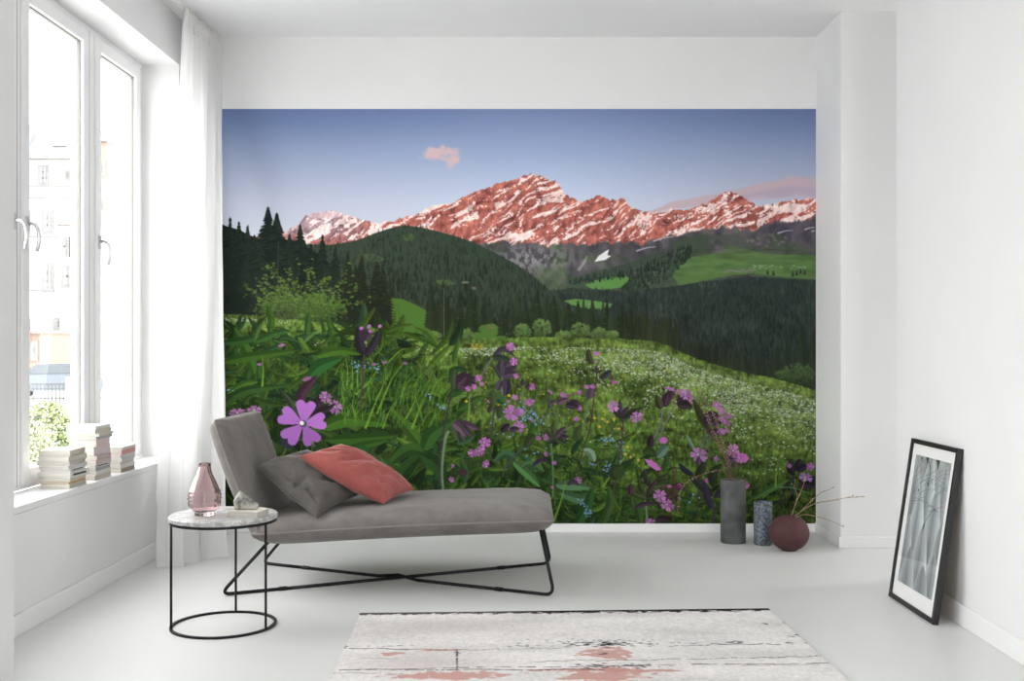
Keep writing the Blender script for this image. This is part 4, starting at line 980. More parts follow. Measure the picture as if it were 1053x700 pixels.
hoop(.203, ZT-.030, .0055, .010).build('top_ring', M['black_metal'], tb)
hoop(.203, 0.0, .0055, .009).build('base_ring', M['black_metal'], tb)
for an in (207, 92, 338):
    a = math.radians(an); MB().tube([(.203*math.cos(a), .203*math.sin(a), .004), (.203*math.cos(a), .203*math.sin(a), ZT-.026)], .0052, 10).build('leg', M['black_metal'], tb, smooth=True)

# pink glass vase
gl = mat('pink_glass', (.87, .72, .73), .0); bsdf(gl).inputs['Transmission Weight'].default_value = 1; bsdf(gl).inputs['IOR'].default_value = 1.42
prof = [(.036, 0), (.040, .004), (.039, .012), (.043, .018), (.056, .026), (.0625, .036), (.0640, .048), (.0645, .055), (.0610, .060), (.0655, .065), (.0668, .069), (.0615, .074), (.0650, .079), (.0665, .083), (.0605, .088), (.0625, .093), (.0628, .097), (.0580, .102), (.0530, .116), (.0460, .133), (.0380, .150), (.0310, .165), (.0262, .180), (.0240, .194), (.0240, .207)]
inner = [(max(.004, r-.0035), z) for r, z in prof if z > .012][::-1]
vz = MB().lathe(prof+[(.0222, .2078)]+inner+[(.02, .012)], n=64).build('glass_vase', gl, smooth=True); vz.location = (-1.293, 4.235, ZT+.0005)
tag(vz, 'pink ribbed glass bottle vase on the side table', 'vase')
# book and mineral
M['paper'] = noisy('book_paper', (.50, .48, .43), (.64, .62, .57), 3, .8, bs=.5, bscale=30, bd=.002, cs=(1, 1, 60))
def book(x, y, z, w, d, t, cover, rz, label, group=None, band=None, soft=True):
    """w across the spine, d along it, t thick; spine on the camera side or room side"""
    r = empty('book', (x, y, z), rz); tag(r, label, 'book', group)
    MB().box(-w/2+.003, w/2-.003, -d/2+.002, d/2-.003, .0012, t-.0012).build('pages', M['paper'], r, bevel=.0008)
    c = MB().box(-w/2, w/2, -d/2, d/2, 0, .0016).box(-w/2, w/2, -d/2, d/2, t-.0016, t).box(w/2-.0022, w/2, -d/2, d/2, .0016, t-.0016)
    c.build('cover', cover, r, bevel=.0006)
    if band: MB().box(w/2, w/2+.0006, -d*.36, d*.30, t*.32, t*.68).build('spine_lettering', band, r)
    return r
def bmat(name, c): 
    if name not in M: M[name] = noisy(name, tuple(k*.96 for k in c), c, 20, .6)
    return M[name]
cream = bmat('cream_card', (.58, .54, .46)); white = bmat('white_card', (.68, .67, .64)); pink = bmat('pale_pink_card', (.66, .52, .50)); mauve = bmat('mauve_card', (.50, .40, .41))
greyc = bmat('grey_card', (.38, .39, .42)); ochre = bmat('ochre_card', (.60, .36, .13)); rose = bmat('rose_card', (.62, .32, .31)); blackc = bmat('black_print', (.05, .05, .05)); brown = bmat('brown_card', (.34, .27, .23)); lgrey = bmat('light_grey_card', (.60, .60, .60))
bk = book(-1.115, 4.225, ZT+.0005, .105, .128, .024, bmat('ivory_card', (.66, .62, .54)), 1.36, 'small cream book lying on the side table under the mineral')
def rock(name, loc, sx, sy, sz, m, seed):
    r = random.Random(seed); bm = bmesh.new(); bmesh.ops.create_icosphere(bm, subdivisions=5, radius=1)
    cuts = [(Vector((r.uniform(-1, 1), r.uniform(-1, 1), r.uniform(-.25, 1))).normalized(), r.uniform(.48, .74)) for _ in range(22)]+[(Vector((.66, -.1, .76)), .40), (Vector((-.86, -.2, .5)), .50), (Vector((0, 0, -1)), .38), (Vector((.2, -.9, .4)), .6), (Vector((.85, -.3, .4)), .62), (Vector((-.3, -.5, .8)), .66)]
    for v in bm.verts:
        p = v.co.copy()
        for n, d in cuts:
            n = n.normalized(); k = p.dot(n)-d
            if k > 0: p -= n*k*.94
        v.co = Vector((p.x*sx, p.y*sy, p.z*sz))
    z0 = min(v.co.z for v in bm.verts)
    for v in bm.verts: v.co.z -= z0
    me = bpy.data.meshes.new(name); bm.to_mesh(me); bm.free(); o = bpy.data.objects.new(name, me); COL.objects.link(o); me.materials.append(m); o.location = loc; return o
rk = noisy('grey_green_mineral', (.13, .13, .115), (.50, .49, .44), 34, .45, .40, .62, bs=.7, bscale=70, bd=.003)
tag(rock('mineral_stone', (-1.140, 4.235, ZT+.0248), .066, .046, .066, rk, 7), 'rough grey crystal rock resting on the small cream book', 'stone')

# ---------------------------------------------------------------- books on the window sill
ORD = ['topmost', 'second', 'third', 'fourth', 'fifth', 'sixth', 'seventh', 'eighth', 'ninth', 'tenth', 'eleventh', 'twelfth']
def stack(x, y, specs, where, group, seed):
    r = random.Random(seed); z = S0+.0004; n = len(specs)
    for i, (t, w, d, mt, word, ox, oy, rz, band) in enumerate(specs[::-1]):
        k = n-1-i
        o_ = 'bottom' if k == n-1 else ORD[k]
        lab = '%s, %s %s' % (word, ('bottom one' if k == n-1 else o_+(' one' if k == 0 else ' from top')), where)
        book(x+ox, y+oy, z, w, d, t, mt, rz, lab, group, band); z += t+.0004
g1 = 'books stacked on the window sill'
stack(-2.080, 4.735, [
    (.027, .138, .185, cream, 'cream paperback', -.004, .005, .06, None), (.024, .140, .180, cream, 'thick cream paperback', .0, .0, -.02, None), (.014, .148, .180, cream, 'thin cream book', -.008, .002, .05, None),
    (.016, .136, .175, lgrey, 'light grey backed book', .003, .0, -.05, None), (.013, .134, .170, white, 'white book with black cover lines', .002, .0, .03, blackc), (.026, .150, .195, white, 'thick white book with printed spine', .002, .01, -.03, blackc),
    (.016, .132, .175, cream, 'cream book', .004, .0, .02, None), (.009, .128, .175, ochre, 'thin ochre covered book', .002, .0, 0, None), (.019, .130, .185, cream, 'cream book', .003, .004, .02, None)],
    'in left sill stack', g1, 1)
stack(-2.080, 5.020, [
    (.014, .140, .190, white, 'white topped book', -.006, .01, .04, None), (.020, .136, .190, cream, 'cream paperback', -.002, .008, .0, None), (.012, .150, .205, cream, 'wide cream book', .004, .01, .05, None),
    (.014, .140, .180, greyc, 'grey backed book', .006, .0, -.03, None), (.035, .128, .170, pink, 'thick pale pink book', .004, .0, .02, None), (.040, .126, .175, bmat('lilac_card', (.66, .57, .58)), 'thick lilac grey book', .0, .004, -.04, None),
    (.020, .134, .185, mauve, 'mauve backed book', .004, .002, .04, None), (.022, .132, .180, bmat('dusky_card', (.58, .46, .46)), 'dusky pink book', .005, .0, .0, None), (.012, .130, .180, white, 'thin white book', .004, .0, -.03, blackc), (.016, .128, .178, greyc, 'blue grey book', .003, .0, .02, None),
    (.018, .130, .180, white, 'white book', .004, .0, .03, None), (.024, .130, .190, cream, 'cream book', .002, .002, .0, None)],
    'in tall middle sill stack', g1, 2)
stack(-2.078, 5.330, [
    (.014, .140, .205, white, 'white topped book', .002, .0, .03, None), (.024, .132, .200, rose, 'thick rose red book', .002, .004, .03, None), (.016, .126, .185, white, 'white backed book', .004, .0, -.03, None),
    (.018, .128, .185, lgrey, 'light grey book', .003, .0, .03, None), (.014, .124, .180, bmat('dusty_card', (.62, .52, .50)), 'dusty pink book', .0, .0, .0, None), (.018, .126, .182, white, 'white backed book', .003, .002, -.02, None), (.020, .134, .185, brown, 'brown covered book', .0, .0, .02, None)],
    'in short right sill stack', g1, 3)

# ---------------------------------------------------------------- vases on the right
gv = noisy('grey_stoneware', (.050, .053, .053), (.125, .13, .13), 9, .6, .35, .7, bs=.3, bscale=40, bd=.003)
bv = noisy('blue_grey_crackled_glaze', (.034, .046, .062), (.17, .20, .24), 80, .45, .42, .62, bs=.4, bscale=80, bd=.002)
mv = noisy('maroon_matt_clay', (.056, .017, .019), (.074, .023, .024), 40, .75, bs=.2, bscale=160, bd=.001)
def cyl_vase(name, c, r, h, m, label):
    pr = [(r*.92, 0), (r*.985, .004), (r*.99, h*.3), (r, h*.55), (r*.985, h*.8), (r*1.0, h-.003), (r*.985, h), (r*.93, h-.002), (r*.90, h*.6), (r*.88, .02)]
    o = MB().lathe(pr, n=64).build(name, m, smooth=True); o.location = c; return tag(o, label, 'vase')
V1 = Vector((1.178, 6.09, 0)); V2 = Vector((1.334, 6.02, 0)); V3 = Vector((1.441, 5.85, 0))
cyl_vase('cylinder_vase', V1, .0725, .362, gv, 'tall dark grey cylinder vase holding dried stalks')
cyl_vase('cylinder_vase', V2, .0525, .243, bv, 'shorter blue grey empty cylinder vase between the other two')
pr = []
for k in range(25):
    a = -math.pi/2+math.pi*k/24*.93+.10
    pr.append((.109*math.cos(a)**.92 if math.cos(a) > 0 else 0, .098+.098*math.sin(a)))
pr = [(.040, 0.0)]+[(r, z-.0005) for r, z in pr if r > .045 and z < .14]+[(r, z) for r, z in pr if r > .030 and z >= .14]
pr += [(.0285, pr[-1][1]+.001), (.026, pr[-1][1]-.004), (.024, .170), (.05, .15), (.09, .10), (.05, .03), (.01, .02)]
o = MB().lathe(pr, n=72).build('ball_vase', mv, smooth=True); o.location = V3
tag(o, 'round maroon ball vase holding bare budding twigs', 'vase')
# twigs
tw = noisy('twig_bark', (.20, .12, .07), (.36, .24, .15), 60, .8); budm = mat('twig_bud', (.36, .30, .14), .8); st = noisy('dried_stalk', (.075, .042, .032), (.17, .10, .07), 80, .9); seedm = mat('dried_seed_head', (.16, .075, .06), .9); seedl = mat('dried_seed_husk', (.34, .26, .18), .9)
def ellipsoid(mb, c, ax, r, l, n=6):
    c = Vector(c); ax = Vector(ax).normalized(); up = Vector((0, 0, 1)) if abs(ax.z) < .9 else Vector((1, 0, 0)); a = ax.cross(up).normalized(); b = ax.cross(a)
    V = []; Fc = []; m_ = 5
    for i in range(m_):
        t = -1+2*i/(m_-1); rr = r*max(.15, math.sqrt(max(0, 1-t*t)))
        for k in range(n): V.append(c+ax*l*t+(a*math.cos(6.283*k/n)+b*math.sin(6.283*k/n))*rr)
    for i in range(m_-1):
        for k in range(n): Fc.append((i*n+k, i*n+(k+1) % n, (i+1)*n+(k+1) % n, (i+1)*n+k))
    Fc += [tuple(range(n))[::-1], tuple((m_-1)*n+k for k in range(n))]
    mb.add(V, Fc)
def crv(pts, k=6):
    P3 = [Vector(q) for q in pts]; out = []; n = len(P3)
    for i in range(n-1):
        p0, p1, p2, p3 = P3[max(0, i-1)], P3[i], P3[i+1], P3[min(n-1, i+2)]
        for j in range(k):
            t = j/k; out.append(.5*((2*p1)+(-p0+p2)*t+(2*p0-5*p1+4*p2-p3)*t*t+(-p0+3*p1-3*p2+p3)*t**3))
    out.append(P3[-1]); return out
def twig(base, pts, r0, r1, label, buds, m, bm, sd, group=None, cat='twig', name='twig', side=()):
    c = crv(pts); n = len(c); mb = MB(); mb.tube([q-base for q in c], [r0+(r1-r0)*i/(n-1) for i in range(n)], 7)
    for sp in side:
        s = crv(sp); mb.tube([q-base for q in s], [r1*1.3+(r1*.5-r1*1.3)*i/(len(s)-1) for i in range(len(s))], 6)
    o = mb.build(name, m, smooth=True); o.location = base; tag(o, label, cat, group)
    rr = random.Random(sd); bb = MB()
    for t in buds:
        i = min(n-2, int(t*(n-1))); d = (c[i+1]-c[i]).normalized(); off = Vector((rr.uniform(-1, 1), rr.uniform(-1, 1), rr.uniform(0, 1))).normalized()*r1*1.2
        ellipsoid(bb, c[i]+off-base, d+off*200, rr.uniform(.0036, .0050), rr.uniform(.007, .012))
    for sp in side: ellipsoid(bb, Vector(sp[-1])-base, (0, 0, 1), .003, .007)
    if bb.v: bb.build('bud', bm, o, smooth=True)['kind'] = 'stuff'
    return o
m0 = V3+Vector((0, 0, .168)); gt = 'twigs in the maroon ball vase'
q = lambda x, y, Y: P(x, y, Y)
twig(V3, [m0+Vector((.006, 0, -.08)), q(816, 533, 5.85), q(822, 527, 5.85), q(842, 508, 5.82), q(850, 504.5, 5.8), q(857, 501, 5.8)], .0026, .0014, 'twig from the ball vase rising right to a bud beside the white pier edge', (.55, .75, .99), tw, budm, 1, gt)
twig(V3, [m0+Vector((.010, .004, -.08)), q(817, 533, 5.83), q(826, 524, 5.8), q(840, 517, 5.77), q(858, 514, 5.72), q(872, 511.5, 5.7), q(889, 510.5, 5.68)], .0028, .0013, 'longest twig from the ball vase reaching far right across the pier', (.5, .62, .72, .85, .93, .99), tw, budm, 2, gt, side=([q(872, 511.5, 5.7), q(877, 509.5, 5.7)],))
twig(V3, [m0+Vector((.012, -.004, -.08)), q(818, 534, 5.82), q(826, 529, 5.78), q(840, 531, 5.74), q(856, 536, 5.7), q(868, 541.5, 5.68)], .0024, .0012, 'lowest twig from the ball vase bending down to the right', (.7, .98), tw, budm, 3, gt)
twig(V3, [m0+Vector((-.008, .004, -.08)), q(814, 532, 5.87), q(817, 521, 5.89), q(822, 509, 5.9), q(826, 499, 5.9), q(829, 489, 5.9)], .0025, .0012, 'upright twig from the ball vase in front of the purple flowers', (.6, .9), tw, budm, 4, gt)
twig(V3, [m0+Vector((-.012, 0, -.08)), q(813, 532, 5.87), q(818, 518, 5.9), q(820, 510, 5.92), q(817, 500, 5.93), q(818, 492, 5.93)], .0021, .001, 'thin crooked twig from the ball vase, leftmost of them', (.5,), tw, budm, 5, gt)
gs = 'dried stalks in the tall grey vase'
def stalk(tip_pts, label, n, sd, r0=.0026, grp=gs, dense=True):
    r = random.Random(sd); o0 = Vector((r.uniform(-.03, .03), r.uniform(-.03, .03), 0))
    pts = [V1+o0*.6+Vector((.01, 0, .12)), V1+o0*.7+Vector((0, 0, .345))]+tip_pts
    c = crv(pts); m_ = len(c); mb = MB(); mb.tube([k-V1 for k in c], [r0+(.0009-r0)*i/(m_-1) for i in range(m_)], 6)
    o = mb.build('dried_stalk', st, smooth=True); o.location = V1; tag(o, label, 'dried plant', grp)
    a, b = MB(), MB()
    for k in range(n):
        i = int(m_*(.32+.66*r.random()**.9)); i = min(m_-1, i); d = Vector((r.uniform(-1, 1), r.uniform(-1, 1), r.uniform(-.6, 1)))
        ellipsoid(a if r.random() < .7 else b, c[i]-V1+d*.006, d, r.uniform(.0014, .0028), r.uniform(.003, .006), 5)
    for mbq, mq, nm in ((a, seedm, 'seed_head'), (b, seedl, 'husk')):
        if mbq.v: mbq.build(nm, mq, o, smooth=True)['kind'] = 'stuff'
Yv = 6.07
same = 'thin brown dried stalk in the bundle leaning left out of the tall grey vase'
stalk([q(745, 470, Yv), q(736, 448, Yv), q(727, 425, Yv-.02), q(716, 408, Yv-.04)], 'seedy brown stalk with its tip furthest left of the bundle in the tall grey vase', 90, 1)
stalk([q(748, 472, Yv), q(741, 450, Yv), q(735, 430, Yv), q(727, 414, Yv)], 'seedy brown stalk in the middle of the bundle in the tall grey vase', 90, 2)
stalk([q(747, 474, Yv+.02), q(739, 455, Yv+.02), q(731, 438, Yv), q(722, 420, Yv)], 'seedy brown stalk under the leftmost stalk of the bundle in the tall grey vase', 90, 3)
stalk([q(749, 470, Yv-.02), q(743, 452, Yv-.03), q(738, 436, Yv-.03), q(733, 424, Yv-.03)], 'shortest seedy brown stalk at the right of the bundle in the tall grey vase', 70, 4)
stalk([q(748, 476, Yv), q(740, 462, Yv-.02), q(733, 448, Yv-.02), q(730, 432, Yv-.02), q(722, 402, Yv-.02), q(718, 390, Yv)], 'longest thin dried stalk rising highest out of the tall grey vase', 40, 5, .002)
stalk([q(757, 480, Yv), q(755, 470, Yv), q(750, 455, Yv), q(746, 430, Yv), q(743, 402, Yv)], 'single thin stalk standing most upright out of the tall grey vase', 24, 6, .0016)
stalk([q(744, 478, Yv-.03), q(728, 462, Yv-.05), q(712, 452, Yv-.06), q(696, 447, Yv-.06)], 'thin dried stalk arching far left out of the tall grey vase', 16, 7, .0016)
stalk([q(742, 484, Yv-.03), q(722, 488, Yv-.06), q(704, 498, Yv-.08), q(698, 512, Yv-.08), q(697, 528, Yv-.08)], 'dark red stalk drooping left beside the tall grey vase', 150, 8, .0018)

# ---------------------------------------------------------------- framed picture
pf = empty('picture_frame', (0, 0, 0))
bl, br_, tl = Vector((1.622, 4.775, .002)), Vector((1.630, 4.272, .002)), Vector((1.727, 4.775, .712))
ex = (br_-bl); Wd = ex.length; ex.normalize(); ez = (tl-bl); ez = (ez-ex*ez.dot(ex)); Hd = ez.length; ez.normalize(); en = ez.cross(ex).normalized()
if en.x > 0: en = -en                      # en points into the room
MT = Matrix(((ex.x, -en.x, ez.x, bl.x), (ex.y, -en.y, ez.y, bl.y), (ex.z, -en.z, ez.z, bl.z), (0, 0, 0, 1)))
pf.matrix_world = MT
tag(pf, 'black framed grey leaf print leaning against the right wall on the floor', 'picture')
t_ = .024; fwid = .020
f = MB().box(0, fwid, 0, t_, 0, Hd).box(Wd-fwid, Wd, 0, t_, 0, Hd).box(fwid, Wd-fwid, 0, t_, 0, fwid).box(fwid, Wd-fwid, 0, t_, Hd-fwid, Hd)
f.build('frame', M['black_frame'], pf, bevel=.0012)
MB().box(fwid, Wd-fwid, .016, .020, fwid, Hd-fwid).build('backing_board', mat('brown_backing_board', (.30, .22, .15), .8), pf)
MB().box(fwid, Wd-fwid, .009, .0155, fwid, Hd-fwid).build('mat_board', mat('white_mat_board', (.84, .84, .83), .7), pf)
art = printed_sheet('art_print', paint_art(), (fwid+.042, .0086, Hd-fwid-.047), (Wd-2*fwid-.084, 0, 0), (0, 0, -(Hd-2*fwid-.112)), attr_mat('art_print_ink', .6, .3), pf, 1.15)
MB().box(fwid, Wd-fwid, .0045, .0065, fwid, Hd-fwid).build('glass', M['picture_glass'], pf)

# ---------------------------------------------------------------- rug
def paint_rug():
    rnd = random.Random(21); p = Paint(0, 0, 173, 235, 5)       # centimetres
    A = p.a; X = np.broadcast_to(p.X[None, :], A.shape[:2]); Y = np.broadcast_to(p.Y[:, None], A.shape[:2])
    f = fbm(X/30, Y/10, 5, 2); g = fbm(X/1.6, Y/.5, 4, 6); k = fbm(X/8, Y/30, 4, 9); h = fbm(X/.7, Y/2.2, 3, 12)
    v = 206+34*(f-.5)+30*(g-.5)+26*(h-.5)
    for c, t in enumerate((1.0, .985, .975)): A[..., c] = v*t
    cool = np.exp(-((X-36)/32)**2-((Y-24)/10)**2)*.55+np.exp(-((X-30)/26)**2-((Y-70)/12)**2)*.5
    mixc(A, (150, 138, 134), np.clip(cool*(.6+f), 0, 1)*.55)
    ca, sa = math.cos(RUG_A), math.sin(RUG_A)
    def r(px, py):
        w = floor_pt(px, py, .008)-RUG_O; return ((w.x*ca+w.y*sa)*100, -(-w.x*sa+w.y*ca)*100)
    def patch(px, py, sx, sy, seed, col=(178, 132, 124), al=.8):
        x, y = r(px, py); d = np.exp(-((X-x)/sx)**2-((Y-y)/sy)**2)
        mixc(A, col, sstep(.42, .58, d*.75+(fbm(X/3.0, Y/2.0, 5, seed)-.38)*.9)*al)
    patch(403, 672, 5, 2.4, 31); patch(455, 668, 9, 1.2, 32); patch(462, 694, 22, 5, 33); patch(625, 672, 10, 8, 34); patch(622, 694, 16, 8, 35); patch(660, 689, 18, 1.8, 36); patch(600, 688, 18, 2, 37)
    for (x, y, a, b) in ((60, 120, 26, 10), (120, 150, 30, 12), (90, 190, 26, 12), (20, 170, 18, 9), (150, 110, 14, 7), (100, 130, 16, 10)):
        d = np.exp(-((X-x)/a)**2-((Y-y)/b)**2); mixc(A, (188, 132, 122), sstep(.42, .58, d*.75+(fbm(X/3, Y/2, 5, x)-.38)*.9)*.8)
    def crack(p0, p1, w, al=.85, br=.35):
        a = r(*p0); b = r(*p1); n = max(6, int(abs(b[0]-a[0])+abs(b[1]-a[1])))
        for i in range(n):
            t0, t1 = i/n, (i+1)/n
            if rnd.random() < br*.35: continue
            jx = lambda t: (a[0]+(b[0]-a[0])*t, a[1]+(b[1]-a[1])*t+.5*math.sin(t*17+a[0])+rnd.uniform(-.12, .12))
            p.stroke([jx(t0), jx(t1+.3/n)], w*rnd.uniform(.4, 1.1), w*rnd.uniform(.3, 1), (52, 44, 44), al)
    crack((352, 666), (472, 668), .9); crack((472, 668), (576, 666), .5, .6); crack((350, 688), (620, 688), .9); crack((370, 676), (410, 677), .4, .7); crack((545, 680), (610, 678), .5); crack((610, 679), (770, 676), .6, .8); crack((770, 676), (846, 674), .8); crack((685, 664), (730, 663), .6, .8, .6); crack((730, 662), (802, 662), .9); crack((760, 684), (840, 683), .4, .6); crack((340, 691), (420, 692), .4, .5)
    crack((470, 668), (470, 688), .8)
    for yy in (78, 101, 128, 152, 176, 203): 
        for i in range(60):
            if rnd.random() < .3: continue
            x0 = i*173/60; p.stroke([(x0, yy+.6*math.sin(x0/11)), (x0+3.2, yy+.6*math.sin((x0+3)/11))], rnd.uniform(.3, 1), rnd.uniform(.3, 1), (56, 48, 46), .8)
    def flecks(px, py, sx, sy, n, s):
        x, y = r(px, py)
        for i in range(n):
            a, b = rnd.gauss(x, sx), rnd.gauss(y, sy)
            p.leaf([(a-s*rnd.uniform(.6, 2), b), (a, b-rnd.uniform(-.5, .5)), (a+s*rnd.uniform(.6, 2), b)], s*rnd.uniform(.5, 1.2), (46, 42, 44), .9, 1)
    flecks(622, 662, 8, 1.6, 70, .9); flecks(600, 659, 10, 1.8, 40, .6); flecks(545, 664, 6, .8, 12, .6); flecks(655, 684, 6, 1.2, 26, .7); flecks(612, 684, 4, 1.8, 26, .8); flecks(622, 672, .8, .6, 5, .8); flecks(757, 660, 2, 1.4, 8, .9); flecks(820, 653, 4, 1.6, 12, .8); flecks(818, 661, 4, .6, 6, .8); flecks(355, 664, 1, 1, 5, .8); flecks(395, 664, 4, .5, 7, .6); flecks(700, 661, 8, .8, 10, .5); flecks(788, 641, 5, .6, 5, .7)
    flecks(470, 672, .6, 1.6, 8, .5)
    edge = fbm(X/3.2, Y*0+1, 4, 51)*8.0+.4+4.8*sstep(60, 173, X); fade = fbm(X/2, Y/1.2, 4, 55)
    mixc(A, (38, 32, 32), (sstep(.8, -.4, Y-edge)*(.72+.28*sstep(40, 90, X)))*sstep(.22, .42, fade+.12*(2.5-Y)))
    hh, ww = (p.H//2)*2, (p.W//2)*2; B = A[:hh, :ww]
    return np.clip((B[0::2, 0::2]+B[1::2, 0::2]+B[0::2, 1::2]+B[1::2, 1::2])/4/255., 0, 1)
RUG_O = Vector((-.705, 4.44, .008)); RUG_A = math.atan2(.08, 1.73)
rug = empty('rug', (RUG_O.x, RUG_O.y, 0), RUG_A); tag(rug, 'flat rug with a distressed whitewashed plank pattern, pink patches and black edge', 'rug')
MB().box(0, 1.732, -2.36, 0, .0005, .0075).build('rug_backing', mat('rug_edge_yarn', (.34, .32, .30), .95), rug)
rm = attr_mat('rug_pile', .95, .1); bump(rm, noise_tex(rm, 260, 2), .3, .002)
img = paint_rug(); img = img[::-1].transpose(1, 0, 2) if False else img
rs = printed_sheet('rug_pile', img, (0, 0, .0079), (1.732, 0, 0), (0, -2.36, 0), rm, rug, 1.06)

# ---------------------------------------------------------------- curtain
ct = MB().box(-1.912, -1.888, -2.0, 6.40, H-.018, H).build('curtain_track', M['trim'], bevel=.002)
tag(ct, 'slim white curtain track fixed along the ceiling above the window', 'curtain track')
def curtain():
    topP = [(-1.900, 5.80), (-1.895, 6.00), (-1.890, 6.2), (-1.875, 6.385)]
    botP = [(-1.915, 5.37), (-1.800, 5.385), (-1.765, 5.42), (-1.79, 5.55), (-1.70, 5.60), (-1.605, 5.69)]
    def along(Pp, t):
        d = [0]
        for a, b in zip(Pp, Pp[1:]): d.append(d[-1]+math.hypot(b[0]-a[0], b[1]-a[1]))
        return float(np.interp(t*d[-1], d, [k[0] for k in Pp])), float(np.interp(t*d[-1], d, [k[1] for k in Pp]))
    nu, nv = 240, 90; V = []; Fc = []; Ht = 2.965
    for j in range(nv+1):
        v = j/nv; s = v**1.15
        for i in range(nu+1):
            u = i/nu; x0, y0 = along(topP, u); x1, y1 = along(botP, u)
            x = x0+(x1-x0)*s; y = y0+(y1-y0)*s
            amp = (.014+.010*min(1, v*2)+.012*s)*(.65+.55*math.sin(u*9+1.2)**2)
            ph = u*2*math.pi*(5.5+.5*math.sin(v*2))+1.1*math.sin(v*2.2+u*7)+1.2*math.sin(u*11)
            a = amp*1.25*math.sin(ph)+(.007*math.sin(u*2*math.pi*23+v*1.5))*(1-min(1, v*6)*.75)
            b = .35*amp*math.cos(ph*.9+1.3)
            x += max(-.055 if v < .9 else -.03, a)*.92+.018; y += b+a*.35
            z = Ht*(1-v)+.004
            if v > .97: x += .012*math.sin(u*31)*(v-.97)/.03
            if j < 2: x += .004
            V.append((x-0, y, z))
    for j in range(nv):
        for i in range(nu): a = j*(nu+1)+i; Fc.append((a, a+nu+1, a+nu+2, a+1))
    base = Vector((-1.75, 5.6, 0)); mb = MB().add([Vector(k)-base for k in V], Fc)
    o = mb.build('curtain', M['sheer'], smooth=True); o.location = base
    tag(o, 'sheer white floor length curtain hanging in the corner beside the window', 'curtain')
    hd = [V[k] for k in range(nu+1)]; mb = MB(); W = []; Fq = []
    for k, (x, y, z) in enumerate(hd): W += [Vector((x+.003, y-.001, z+.012))-base, Vector((x+.003, y-.001, z-.085))-base]
    for k in range(nu): Fq.append((2*k, 2*k+1, 2*k+3, 2*k+2))
    h_ = mb.add(W, Fq).build('heading_tape', noisy('curtain_heading_weave', (.66, .65, .63), (.80, .79, .77), 60, .9), o, smooth=True); h_.modifiers.new('thickness', 'SOLIDIFY').thickness = .001
curtain()
# ---------------------------------------------------------------- outside the window
GZ = -1.0
struct('ground_outside', MB().box(-160, 60, 7.5, 200, GZ-.2, GZ).box(-160, XO-.3, -30, 7.5, GZ-.2, GZ).box(5.2, 60, -30, 7.5, GZ-.2, GZ), noisy('pale_paving', (.46, .46, .45), (.52, .52, .51), .5, .9))
plaster = noisy('cream_plaster', (.46, .45, .43), (.52, .51, .49), .4, .9); glassd = mat('house_window_glass', (.12, .125, .13), .1); frm = mat('house_trim', (.12, .12, .115), .7); slate = noisy('slate_roof', (.105, .11, .12), (.125, .132, .142), 3, .7, cs=(1, 1, 4)); ochp = noisy('apricot_plaster', (.19, .125, .10), (.22, .15, .12), .4, .9); tile = noisy('clay_tile_roof', (.14, .10, .085), (.17, .125, .105), 4, .8)
def px_at(px, Y): return (px-VX)/F*Y
def pz_at(py, Y): return CAM_H-(py-VY)/F*Y
def building(name, x0, x1, Y, dep, ztop, wall, label):
    b = empty(name, ((x0+x1)/2, Y, GZ)); tag(b, label, 'building'); O = -Vector(b.location)
    def part(mb, nm, m): o = mb.build(nm, m, b); o.location = O; return o
    part(MB().box(x0, x1, Y, Y+dep, GZ, ztop), 'wall', wall); return b, part
Yb = 85.0; X0, X1 = px_at(-4, Yb), px_at(89, Yb)
bld, part = building('apartment_building', X0, X1, Yb, 14, pz_at(160, Yb), plaster, 'white apartment building with slate roof seen across the street')
zt = pz_at(160, Yb); zr = pz_at(122, Yb)
part(MB().add([(X0-.4, Yb-.5, zt), (X1+.4, Yb-.5, zt), (X1+.4, Yb+14.5, zt), (X0-.4, Yb+14.5, zt), (X0+.6, Yb+2.4, zr), (X1-.6, Yb+2.4, zr), (X1-.6, Yb+11, zr), (X0+.6, Yb+11, zr)], [(3, 2, 1, 0), (4, 5, 6, 7), (0, 1, 5, 4), (1, 2, 6, 5), (2, 3, 7, 6), (3, 0, 4, 7)]), 'roof', slate)
part(MB().box(px_at(38, Yb), px_at(54, Yb), Yb+3, Yb+4, zr, zr+.6), 'chimney', frm)
part(MB().box(X0-.5, X1+.5, Yb-.6, Yb, zt-.35, zt), 'cornice', frm)
for py in (191, 203, 243, 298): part(MB().box(X0-.1, X1+.1, Yb-.18, Yb, pz_at(py+1, Yb), pz_at(py-.6, Yb)), 'ledge', frm)
def bwin(px0, px1, py0, py1, Y, part, cols=2, rows=3):
    x0, x1, z1, z0 = px_at(px0, Y), px_at(px1, Y), pz_at(py0, Y), pz_at(py1, Y)
    f = part(MB().box(x0-.12, x1+.12, Y-.12, Y-.02, z0-.15, z1+.1), 'window', frm); m = MB(); gx = (x1-x0)/cols; gz = (z1-z0)/rows
    for i in range(cols):
        pass
    m.box(x0+.05, x1-.05, Y-.145, Y-.118, z0+.06, z1-.06); m.build('pane', glassd, f); b_ = MB()
    for i in range(1, cols): b_.box(x0+i*gx-.05, x0+i*gx+.05, Y-.17, Y-.14, z0+.06, z1-.06)
    for j in range(1, rows): b_.box(x0+.05, x1-.05, Y-.17, Y-.14, z0+j*gz-.05, z0+j*gz+.05)
    b_.build('glazing_bar', frm, f)
for (a, b, c, d) in [(41, 49, 171, 189), (68, 72, 176, 184), (20, 28, 171, 189), (45, 54, 217, 239), (66, 70, 226, 240), (22, 30, 217, 239), (45, 54, 272, 298), (20, 28, 272, 298), (66, 76, 274, 296), (56, 66, 328, 338), (22, 30, 328, 345), (66, 75, 352, 367)]: bwin(a, b, c, d, Yb, part)
